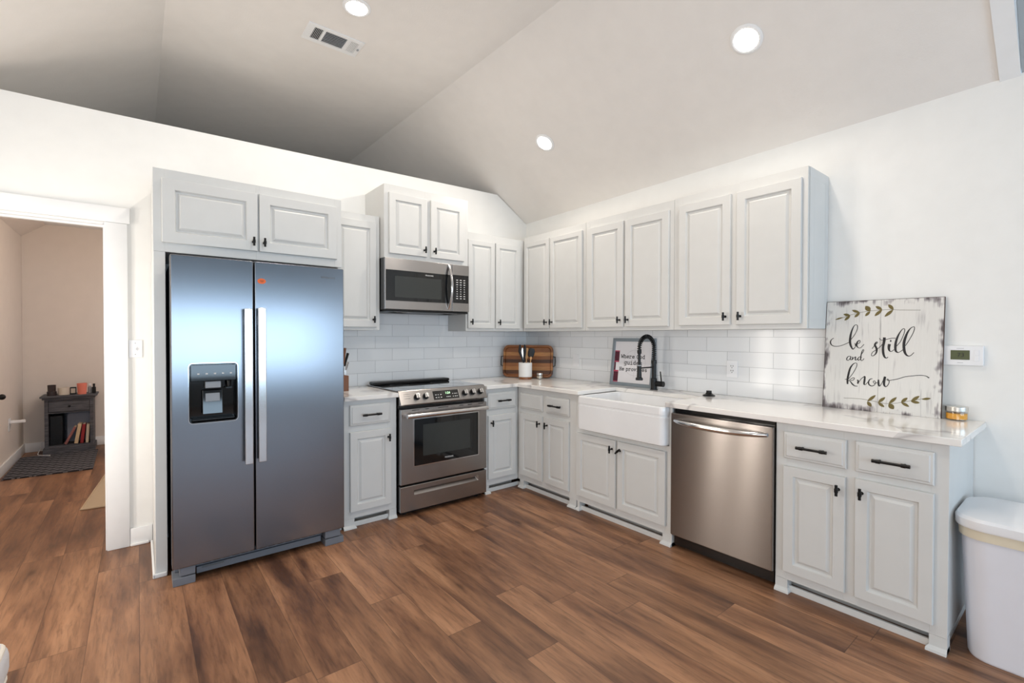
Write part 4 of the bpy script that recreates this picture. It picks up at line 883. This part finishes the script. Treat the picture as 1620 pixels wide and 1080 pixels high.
# typewriter letters with slab serifs, drawn as strokes on a 6 x 10 grid
GL = {'W': [((0, 7), (1.2, 0), (3, 5), (4.8, 0), (6, 7)), ((-.6, 7), (1, 7)), ((5, 7), (6.6, 7))], 'h': [((1, 7.4), (1, 0)), ((1, 3.6), (2.2, 5), (4, 5), (5, 3.6), (5, 0)), ((0, 0), (2, 0)), ((4, 0), (6, 0)), ((0, 7.4), (1, 7.4))],
 'e': [((0.6, 2.6), (5.4, 2.6), (5, 4.4), (3, 5.1), (1, 4.2), (0.5, 2.4), (1.2, 0.5), (3, 0), (5.2, 0.7))], 'r': [((1.4, 5), (1.4, 0)), ((0.2, 5), (1.4, 5)), ((0.2, 0), (3, 0)), ((1.4, 3.4), (3, 4.9), (5.2, 4.8), (5.4, 4))],
 'G': [((5.4, 5.6), (4.4, 7), (2, 7), (0.4, 5), (0.4, 2), (2, 0), (4.4, 0), (5.6, 1.4), (5.6, 3.2), (3.4, 3.2))], 'o': [((3, 5), (1, 4.4), (0.4, 2.5), (1, 0.6), (3, 0), (5, 0.6), (5.6, 2.5), (5, 4.4), (3, 5))],
 'd': [((5, 7.4), (5, 0), (6, 0)), ((4, 7.4), (5, 7.4)), ((5, 3.8), (3, 5.1), (1, 4.2), (0.5, 2.4), (1, 0.7), (3, 0), (5, 1.4))], 'g': [((5, 4), (3, 5.1), (1, 4.2), (0.5, 2.6), (1.2, 0.8), (3, 0.2), (5, 1.4)), ((6, 5), (5, 5), (5, -1.4), (4, -2.4), (1.2, -2.4))],
 'u': [((0, 5), (1, 5), (1, 1.2), (2.2, 0), (4, 0.2), (5, 1.4)), ((4, 5), (5, 5), (5, 0), (6, 0))], 'i': [((1, 5), (3, 5), (3, 0)), ((1, 0), (5, 0)), ((3, 6.8), (3, 7.4))], 's': [((5, 4.2), (3.4, 5.1), (1.2, 4.6), (1, 3.4), (4.6, 2), (5, 0.8), (3.2, 0), (0.8, 0.6))],
 'H': [((1, 7), (1, 0)), ((5, 7), (5, 0)), ((1, 3.6), (5, 3.6)), ((0, 7), (2, 7)), ((4, 7), (6, 7)), ((0, 0), (2, 0)), ((4, 0), (6, 0))], 'p': [((0, 5), (1, 5), (1, -2.4)), ((0, -2.4), (2.2, -2.4)), ((1, 3.8), (3, 5.1), (5, 4.2), (5.5, 2.5), (5, 0.8), (3, 0), (1, 1.3))],
 'v': [((0.6, 5), (3, 0), (5.4, 5)), ((0, 5), (1.6, 5)), ((4.4, 5), (6, 5))], ' ': []}
m = B()
def poly_ribbon(pts, w_):
    for a, c_ in zip(pts, pts[1:]):
        d = Vector(c_) - Vector(a); d.normalize(); e = d * w_ * 0.4; n_ = Vector((-d.y, d.x)) * w_ / 2
        q = [Vector(a) - e + n_, Vector(c_) + e + n_, Vector(c_) + e - n_, Vector(a) - e - n_]
        m.bm.faces.new([m.bm.verts.new((p.x, yp - 0.0001, p.y)) for p in q])
for body, x0, z0, sz in (('Where God', 0.098, 0.232, 0.0038), ('guides', 0.132, 0.180, 0.0042), ('He provides', 0.088, 0.128, 0.0036)):
    x = po[0] + x0
    for ch in body:
        for stt in GL[ch]: poly_ribbon([(x + p[0] * sz, po[2] + z0 + p[1] * sz) for p in stt], 0.0052)
        x += sz * (7.3 if ch != ' ' else 4.5)
part('lettering', m, INK, pr, 'black typewriter lettering')

# ------------------------------------------------------------------ outlets, switch, thermostat
def plate(t, x0, x1, z0, z1, y, mat=PLASTIC): return part('cover_plate', B().box(x0, x1, y - 0.006, y - 0.0003, z0, z1, 0.0025), mat, t)
def outlet(label, wall, x0, x1, z0, z1, y, grp):
    t = thing('wall_outlet', label, 'outlet', wall, ((x0 + x1) / 2, y, z0), grp); p = plate(t, x0, x1, z0, z1, y)
    cx = (x0 + x1) / 2; hw = (x1 - x0) * 0.24; h = z1 - z0
    part('receptacle', B().box(cx - hw, cx + hw, y - 0.0078, y - 0.0062, z0 + h * 0.2, z1 - h * 0.2, 0.0006), PLASTIC, t)
    m = B()
    for f in (0.36, 0.63):
        zc = z0 + h * f
        for sx in (-1, 1): m.box(cx + sx * 0.0075 - 0.0018, cx + sx * 0.0075 + 0.0018, y - 0.0083, y - 0.0079, zc + 0.001, zc + 0.011)
        m.cyl((cx, y - 0.0083, zc - 0.007), (cx, y - 0.0079, zc - 0.007), 0.003, seg=10)
    part('slots', m, DARK, t)
outlet('white double wall outlet on the tile above the dishwasher', 'r', 2.185, 2.261, 1.041, 1.160, -0.006, 'outlets on the right-hand tile')
t = thing('wall_switch', 'white blank switch plate on the tile between wooden tray and framed print', 'switch', 'r', (0.740, -0.006, 1.035), 'outlets on the right-hand tile')
plate(t, 0.700, 0.780, 1.036, 1.156, -0.006); part('rocker', B().box(0.724, 0.756, -0.0085, -0.0062, 1.066, 1.128, 0.001), PLASTIC, t)
t = thing('wall_switch', 'white toggle light switch on the wall between doorway and refrigerator', 'switch', 'b', (-3.246, 0, 1.187))
plate(t, -3.2785, -3.211, 1.188, 1.299, 0.0)
m = B(); m.box(-3.255, -3.236, -0.0075, -0.0062, 1.225, 1.262, 0.0006); m.box(-3.249, -3.242, -0.018, -0.0076, 1.236, 1.249, 0.001, T=None); part('toggle', m, PLASTIC, t)
m = B()
for z in (1.208, 1.279): m.cyl((-3.2455, -0.0062, z), (-3.2455, -0.0075, z), 0.003, seg=10)
part('screw', m, GREYPL, t)
t = thing('thermostat', 'white wall thermostat showing 73 on a dark green display, right of the wooden sign', 'thermostat', 'r', (3.385, 0, 1.183))
part('housing', B().box(3.308, 3.462, -0.026, -0.0005, 1.184, 1.283, 0.005), PLASTIC, t)
lc = part('screen', B().box(3.343, 3.413, -0.0275, -0.0262, 1.213, 1.260, 0.0005), LCD, t, 'dark green screen')
text(lc, 'digits', '73', 0.027, INK, TT(3.381, -0.0277, 1.236))
m = B(); m.box(3.428, 3.446, -0.0285, -0.0262, 1.207, 1.232, 0.001); m.box(3.428, 3.446, -0.0285, -0.0262, 1.236, 1.262, 0.001); part('button', m, PLASTIC, t)
m = B(); m.box(3.365, 3.392, -0.0267, -0.0262, 1.268, 1.2695); m.box(3.368, 3.390, -0.0267, -0.0262, 1.197, 1.1985); part('marks', m, GREYPL, t)

# ------------------------------------------------------------------ trash can
t = thing('trash_can', 'white plastic trash can with closed lid, standing by the end base cabinet', 'trash can', 'b', (-0.39, -3.62, 0))
def cr_(x0, x1, y0, y1, r, z): return rrect(x0, x1, y0, y1, r, z, 7, 'xy')
m = B(); m.loft([cr_(-0.545, -0.240, -3.770, -3.478, 0.075, 0.0005), cr_(-0.552, -0.235, -3.775, -3.474, 0.08, 0.012), cr_(-0.580, -0.205, -3.805, -3.452, 0.09, 0.538), cr_(-0.572, -0.213, -3.797, -3.460, 0.085, 0.538)]); part('body', m, CANP, t)
m = B(); m.loft([cr_(-0.586, -0.199, -3.811, -3.446, 0.09, 0.505), cr_(-0.588, -0.197, -3.813, -3.444, 0.09, 0.5445), cr_(-0.560, -0.220, -3.79, -3.47, 0.085, 0.5448), cr_(-0.560, -0.220, -3.79, -3.47, 0.085, 0.5385)], False, False)
part('bag_liner', m, BAG, t, 'beige bag edge under the lid')
m = B(); m.loft([cr_(-0.596, -0.188, -3.823, -3.436, 0.10, 0.545), cr_(-0.600, -0.184, -3.827, -3.434, 0.10, 0.553), cr_(-0.600, -0.184, -3.827, -3.434, 0.10, 0.580), cr_(-0.592, -0.192, -3.82, -3.440, 0.10, 0.592), cr_(-0.560, -0.22, -3.79, -3.46, 0.09, 0.602), cr_(-0.45, -0.32, -3.68, -3.56, 0.05, 0.606)])
part('lid', m, PLASTIC, t)

# ------------------------------------------------------------------ ceiling fittings
def ceil_T(p, n):
    n = Vector(n).normalized(); u = Vector((0, 1, 0)); v = u.cross(n).normalized()
    return Matrix((( u.x, v.x, n.x, p[0]), (u.y, v.y, n.y, p[1]), (u.z, v.z, n.z, p[2]), (0, 0, 0, 1)))
SLN = (-0.65, -0.0126, -1)
def downlight(label, p, n, r=0.062, power=14):
    t = thing('ceiling_light', label, 'ceiling light', 'b', p, 'recessed ceiling lights'); T = ceil_T(p, n)
    m = B(); m.lathe([(r + 0.022, 0.0005), (r + 0.022, 0.004), (r + 0.010, 0.009), (r + 0.001, 0.007), (r + 0.001, 0.001)], seg=40, T=T); 
    part('trim_ring', m, TRIM, t)
    m = B(); m.lathe([(r, 0.0015), (r, 0.0075), (r * 0.6, 0.0095), (r * 0.2, 0.010)], seg=40, T=T); part('lens', m, LAMP, t, 'glowing white lens')
    d = bpy.data.lights.new('lamp_light', 'AREA'); d.shape = 'DISK'; d.size = 2 * r * 0.95; d.energy = power; d.color = (1.0, 0.90, 0.78)
    lo = bpy.data.objects.new('lamp_light', d); C.objects.link(lo); lo.parent = t
    nn = Vector(n).normalized(); lo.location = nn * 0.014; lo.rotation_euler = nn.to_track_quat('-Z', 'Y').to_euler()
    return t
def onR(x, y): return (x, y, zr(y) - 0.65 * x)
LP = 11.5
downlight('round recessed ceiling light beside the air vent, near the top of the picture', (-2.170, -0.950, 3.34), (0, 0, -1), power=LP)
downlight('largest round recessed ceiling light, on the slope above the end cabinets', onR(-0.622, -2.590), SLN, power=LP)
downlight('smallest round recessed ceiling light, on the slope above the range corner', onR(-0.604, -0.945), SLN, power=LP)
downlight('recessed ceiling light nearest the living room', (-2.170, -2.650, 3.34), (0, 0, -1), power=LP)
t = thing('air_vent', 'white rectangular air vent with three louvred panels in the flat ceiling', 'vent', 'b', (-2.18, -0.54, 3.34))
VX0, VX1, VY0, VY1 = -2.362, -1.998, -0.640, -0.442
m = B()
for a, c_, e, f in ((VX0, VX1, VY0, VY0 + 0.030), (VX0, VX1, VY1 - 0.036, VY1), (VX0, VX0 + 0.045, VY0 + 0.0302, VY1 - 0.0362), (VX1 - 0.030, VX1, VY0 + 0.0302, VY1 - 0.0362), (-2.262, -2.245, VY0 + 0.0302, VY1 - 0.0362), (-2.106, -2.084, VY0 + 0.0302, VY1 - 0.0362)): m.box(a, c_, e, f, 3.332, 3.3398, 0.0015)
part('frame', m, TRIM, t)
for a, c_, mode in ((VX0 + 0.0452, -2.2622, 'y'), (-2.2448, -2.1062, 'x'), (-2.0838, VX1 - 0.0302, 'z')):
    m = B(); m.box(a, c_, VY0 + 0.0305, VY1 - 0.0365, 3.3375, 3.3396); g = part('duct_opening', m, DARK, t)
    m = B(); y0, y1 = VY0 + 0.031, VY1 - 0.037
    if mode == 'x':
        for i in range(8):
            yy = y0 + (y1 - y0) * (i + 0.5) / 8; m.box(a, c_, -0.0005, 0.0005, -0.0035, 0.0035, T=Matrix.Translation((0, yy, 3.3342)) @ Matrix.Rotation(R(-40), 4, 'X'))
    else:
        for i in range(6):
            xx = a + (c_ - a) * (i + 0.5) / 6; m.box(-0.0005, 0.0005, y0, y1, -0.0035, 0.0035, T=Matrix.Translation((xx, 0, 3.3342)) @ Matrix.Rotation(R(35 if mode == 'y' else -50), 4, 'Y'))
    part('louvre', m, TRIM, g)
m = B(); m.box(-2.020, -2.008, -0.552, -0.534, 3.326, 3.3318, 0.001); part('lever', m, GREYPL, t)

# ------------------------------------------------------------------ bedroom things
t = thing('nightstand', 'dark weathered nightstand with one drawer over an open shelf, seen through the doorway', 'nightstand', 'b', (-3.835, 3.57, 0))
NX0, NX1, NY0, NY1 = -4.045, -3.640, 3.440, 3.725
m = B(); m.box(NX0 - 0.035, NX1 + 0.035, NY0 - 0.030, NY1, 0.632, 0.652, 0.004); m.box(NX0 - 0.018, NX1 + 0.018, NY0 - 0.016, NY1, 0.610, 0.6318, 0.006); part('top', m, NIGHTW, t)
m = B(); m.box(NX0, NX0 + 0.030, NY0, NY1, 0.071, 0.6095); m.box(NX1 - 0.030, NX1, NY0, NY1, 0.071, 0.6095); m.box(NX0 + 0.0302, NX1 - 0.0302, NY1 - 0.012, NY1, 0.092, 0.609); m.box(NX0 + 0.0302, NX1 - 0.0302, NY0 + 0.004, NY1 - 0.0122, 0.071, 0.091); m.box(NX0 + 0.0302, NX1 - 0.0302, NY0 + 0.004, NY1 - 0.0122, 0.455, 0.467); m.box(NX0 + 0.0302, NX1 - 0.0302, NY0 + 0.004, NY0 + 0.03, 0.590, 0.6094); part('case', m, NIGHTW, t)
m = B(); m.box(NX0 + 0.033, NX1 - 0.033, NY0 - 0.004, NY0 + 0.015, 0.472, 0.586, 0.003); dr = part('drawer', m, NIGHTW, t); part('knob', B().ball((-3.842, NY0 - 0.016, 0.530), 0.012), BLACK, dr)
m = B(); m.box(NX0 - 0.015, NX1 + 0.015, NY0 - 0.014, NY1, 0.0, 0.0705, 0.006); part('base', m, NIGHTW, t)
for i, (x, wd, h, lean, mat, lab) in enumerate(((-3.880, 0.024, 0.205, 24, BOOKP, 'rose book leaning furthest left on the nightstand shelf'), (-3.792, 0.032, 0.222, 9, BOOKC, 'cream-spined book, second from left on the nightstand shelf'), (-3.744, 0.028, 0.216, 6, BOOKR, 'red book in the middle of the nightstand shelf'), (-3.698, 0.026, 0.210, 3, BOOKW, 'ivory book at the right end of the nightstand shelf'))):
    T = Matrix.Translation((x, 3.52, 0.0925 + 0.0008 + math.sin(R(lean)) * wd / 2)) @ Matrix.Rotation(R(lean), 4, 'Y')
    bk = thing('book', lab, 'book', 'b', (x, 3.52, 0.092), 'books on the nightstand shelf')
    part('cover', B().box(-wd / 2, wd / 2, -0.065, 0.065, 0, h, 0.0012, T=T, seg=1), mat, bk)
    part('pages', B().box(-wd / 2 + 0.003, wd / 2 - 0.003, -0.062, 0.066, h - 0.002, h + 0.0006, T=T), BOOKW, bk)
m = B(); pts = [rrect(-3.88, -3.68, 0.0925, 0.12 + 0.3, 0.03, 3.60 + 0.09 * s_, 4) for s_ in (0, 0.3, 1)]
m = B(); m.loft([rrect(-3.875, -3.682, 0.100, 0.425, 0.03, 3.625, 4), rrect(-3.885, -3.675, 0.0925, 0.44, 0.03, 3.640, 4), rrect(-3.885, -3.675, 0.0925, 0.44, 0.03, 3.695, 4), rrect(-3.875, -3.685, 0.100, 0.43, 0.03, 3.708, 4)])
solo('storage_pouch', 'crumpled grey pouch behind the books in the nightstand', 'bag', m, BAGGREY, 'b', (-3.78, 3.66, 0.092))
solo('speaker_box', 'black box filling the left half of the nightstand shelf', 'box', B().box(-4.010, -3.905, 3.50, 3.70, 0.0925, 0.42, 0.006), BLACK, 'b', (-3.96, 3.6, 0.0925))
z = 0.6525
m = B(); m.lathe([(0.040, z), (0.042, z + 0.004), (0.041, z + 0.045), (0.034, z + 0.05), (0.036, z + 0.118), (0.033, z + 0.118), (0.031, z + 0.05), (0.01, z + 0.048)], (-3.990, 3.50, 0))
solo('smoked_tumbler', 'dark smoked glass holder at the left of the nightstand top', 'cup', m, SMOKE, 'b', (-3.990, 3.50, z)).data.materials[0] = simple('dark_holder', srgb(52, 42, 44), 0.15)
t = thing('candle', 'cream candle jar between dark holder and small clock on the nightstand', 'candle', 'b', (-3.892, 3.50, z))
m = B(); m.lathe([(0.047, z), (0.050, z + 0.004), (0.050, z + 0.084), (0.047, z + 0.084), (0.046, z + 0.070), (0.02, z + 0.068)], (-3.892, 3.50, 0)); part('jar', m, CREAM, t)
m = B(); m.cyl((-3.892, 3.50, z + 0.0682), (-3.892, 3.50, z + 0.080), 0.0015, seg=8); part('wick', m, BLACK, t)
t = thing('desk_clock', 'small dark square clock beside the coral tumbler', 'clock', 'b', (-3.815, 3.53, z))
part('case', B().box(-3.843, -3.789, 3.515, 3.545, z, z + 0.082, 0.003), BLACK, t); part('face', B().box(-3.835, -3.797, 3.5135, 3.5148, z + 0.014, z + 0.068), CREAM, t)
m = B(); m.lathe([(0.036, z), (0.038, z + 0.003), (0.045, z + 0.125), (0.042, z + 0.125), (0.036, z + 0.008), (0.01, z + 0.006)], (-3.738, 3.48, 0))
solo('tumbler', 'coral plastic tumbler on the nightstand', 'cup', m, CORAL, 'b', (-3.738, 3.48, z))
for x, y, h, mat, cap, lab in ((-3.675, 3.56, 0.085, GREYPL, PLASTIC, 'small grey bottle right of the coral tumbler'), (-3.638, 3.53, 0.085, BLACK, BLACK, 'small black bottle at the right edge of the nightstand')):
    t = thing('bottle', lab, 'bottle', 'b', (x, y, z), 'bottles on the nightstand')
    m = B(); m.lathe([(0.016, z), (0.018, z + 0.003), (0.018, z + h * 0.8), (0.010, z + h * 0.92), (0.009, z + h)], (x, y, 0)); part('bottle_body', m, mat, t)
    m = B(); m.lathe([(0.011, z + h), (0.011, z + h + 0.024), (0.009, z + h + 0.026)], (x, y, 0)); part('cap', m, cap, t)
m = B(); m.loft([[(-4.215, 2.42, 0.0005), (-3.590, 2.40, 0.0005), (-3.60, 3.415, 0.0005), (-4.225, 3.415, 0.0005)], [(-4.215, 2.42, 0.012), (-3.590, 2.40, 0.012), (-3.60, 3.415, 0.012), (-4.225, 3.415, 0.012)]])
solo('floor_mat', 'dark grey bedroom mat with a diamond lattice in front of the nightstand', 'mat', m, MATM, 'b', (-3.9, 2.9, 0))
t = thing('area_rug', 'beige area rug with a bound edge, its corner showing past the doorway', 'rug', 'b', (-3.0, 1.7, 0))
ang = math.atan2(2.418 - 0.99, -3.462 + 3.59); RT = Matrix.Translation((-3.588, 0.985, 0)) @ Matrix.Rotation(ang - PI / 2, 4, 'Z')
part('pile', B().box(0.012, 1.06, 0.012, 1.55, 0.0005, 0.009, T=RT), RUGB, t)
m = B(); m.tube([RT @ Vector(p) for p in ((0.006, 0.006, 0.006), (0.006, 1.556, 0.006), (1.066, 1.556, 0.006), (1.066, 0.006, 0.006))], 0.0055, 8, closed=True); part('bound_edge', m, simple('rug_edge', srgb(206, 184, 154), 0.9, bump=0.5), t)
t = thing('plugged_night_light', 'white outlet with plugged-in night light, low on the left bedroom wall', 'outlet', PI / 2, (3.02, 4.2505, 0.36))
part('cover_plate', B().box(2.975, 3.065, 4.2445, 4.2503, 0.365, 0.490, 0.002), PLASTIC, t); part('night_light', B().box(3.00, 3.04, 4.135, 4.2443, 0.440, 0.468, 0.006), PLASTIC, t)
m = B(); m.tube(smooth_path([(-4.100, 3.70, 0.10), (-4.098, 3.60, 0.05), (-4.10, 3.45, 0.018), (-4.06, 3.38, 0.0165), (-3.99, 3.32, 0.0165)], 5), 0.004, 8)
solo('power_cord', 'thin white power cord running down beside the nightstand', 'cord', m, PLASTIC, 'b', (-4.05, 3.5, 0.015))
t = thing('door_knob', 'black round knob on the left bedroom wall at the picture edge', 'door knob', PI / 2, (2.36, 4.2505, 0.77))
m = B(); m.cyl((2.36, 4.2503, 0.77), (2.36, 4.240, 0.77), 0.026); part('rosette', m, BLACK, t); m = B(); m.cyl((2.36, 4.2398, 0.77), (2.36, 4.21, 0.77), 0.010); m.ball((2.36, 4.195, 0.77), 0.026); part('knob', m, BLACK, t)
t = thing('ceiling_light', 'bedroom ceiling light hidden above the doorway', 'ceiling light', 'b', (-3.0, 1.6, 2.59))
m = B(); m.lathe([(0.15, 2.5995), (0.15, 2.57), (0.12, 2.53), (0.02, 2.515)], (-3.0, 1.6, 0)); part('shade', m, emis('lamp_shade', (1, 0.8, 0.6, 1), 3.0), t)
d = bpy.data.lights.new('lamp_light', 'POINT'); d.energy = 30; d.color = (1.0, 0.83, 0.68); d.shadow_soft_size = 0.12
lo = bpy.data.objects.new('lamp_light', d); C.objects.link(lo); lo.location = (-3.0, 1.6, 2.42)

# ------------------------------------------------------------------ slipcovered ottoman at the lower left corner
t = thing('ottoman', 'white slipcovered ottoman with piped edges, cut off at the lower left corner', 'ottoman', 'b', (-3.85, -2.2, 0))
part('base', B().box(-4.16, -3.538, -2.48, -1.836, 0.07, 0.335, 0.035, seg=4), CLOTH, t)
part('cushion', B().box(-4.17, -3.528, -2.49, -1.826, 0.3352, 0.455, 0.045, seg=5), CLOTH, t)
def piping(z, i, r): return [(-4.17 + i, -2.49 + i), (-3.528 - i, -2.49 + i), (-3.528 - i, -1.826 - i), (-4.17 + i, -1.826 - i)]
for z, i in ((0.438, 0.010), (0.352, 0.008)):
    m = B(); ring_ = rrect(-4.17 + i, -3.528 - i, -2.49 + i, -1.826 - i, 0.05, z, 5, 'xy'); m.tube(ring_, 0.006, 8, closed=True); part('piping', m, PIPING, t)
for x in (-4.11, -3.57):
    for y in (-2.43, -1.87): part('leg', B().cyl((x, y, 0.0), (x, y, 0.069), 0.016, 0.022), BLACK, t)

area('window_daylight', (-2.42, 2.9, 1.3), (-4.2, 3.2, 0.4), 0.9, 1.2, 9, (0.7, 0.84, 1.0))     # added cool lamp without a window, tints the bedroom walls bluish
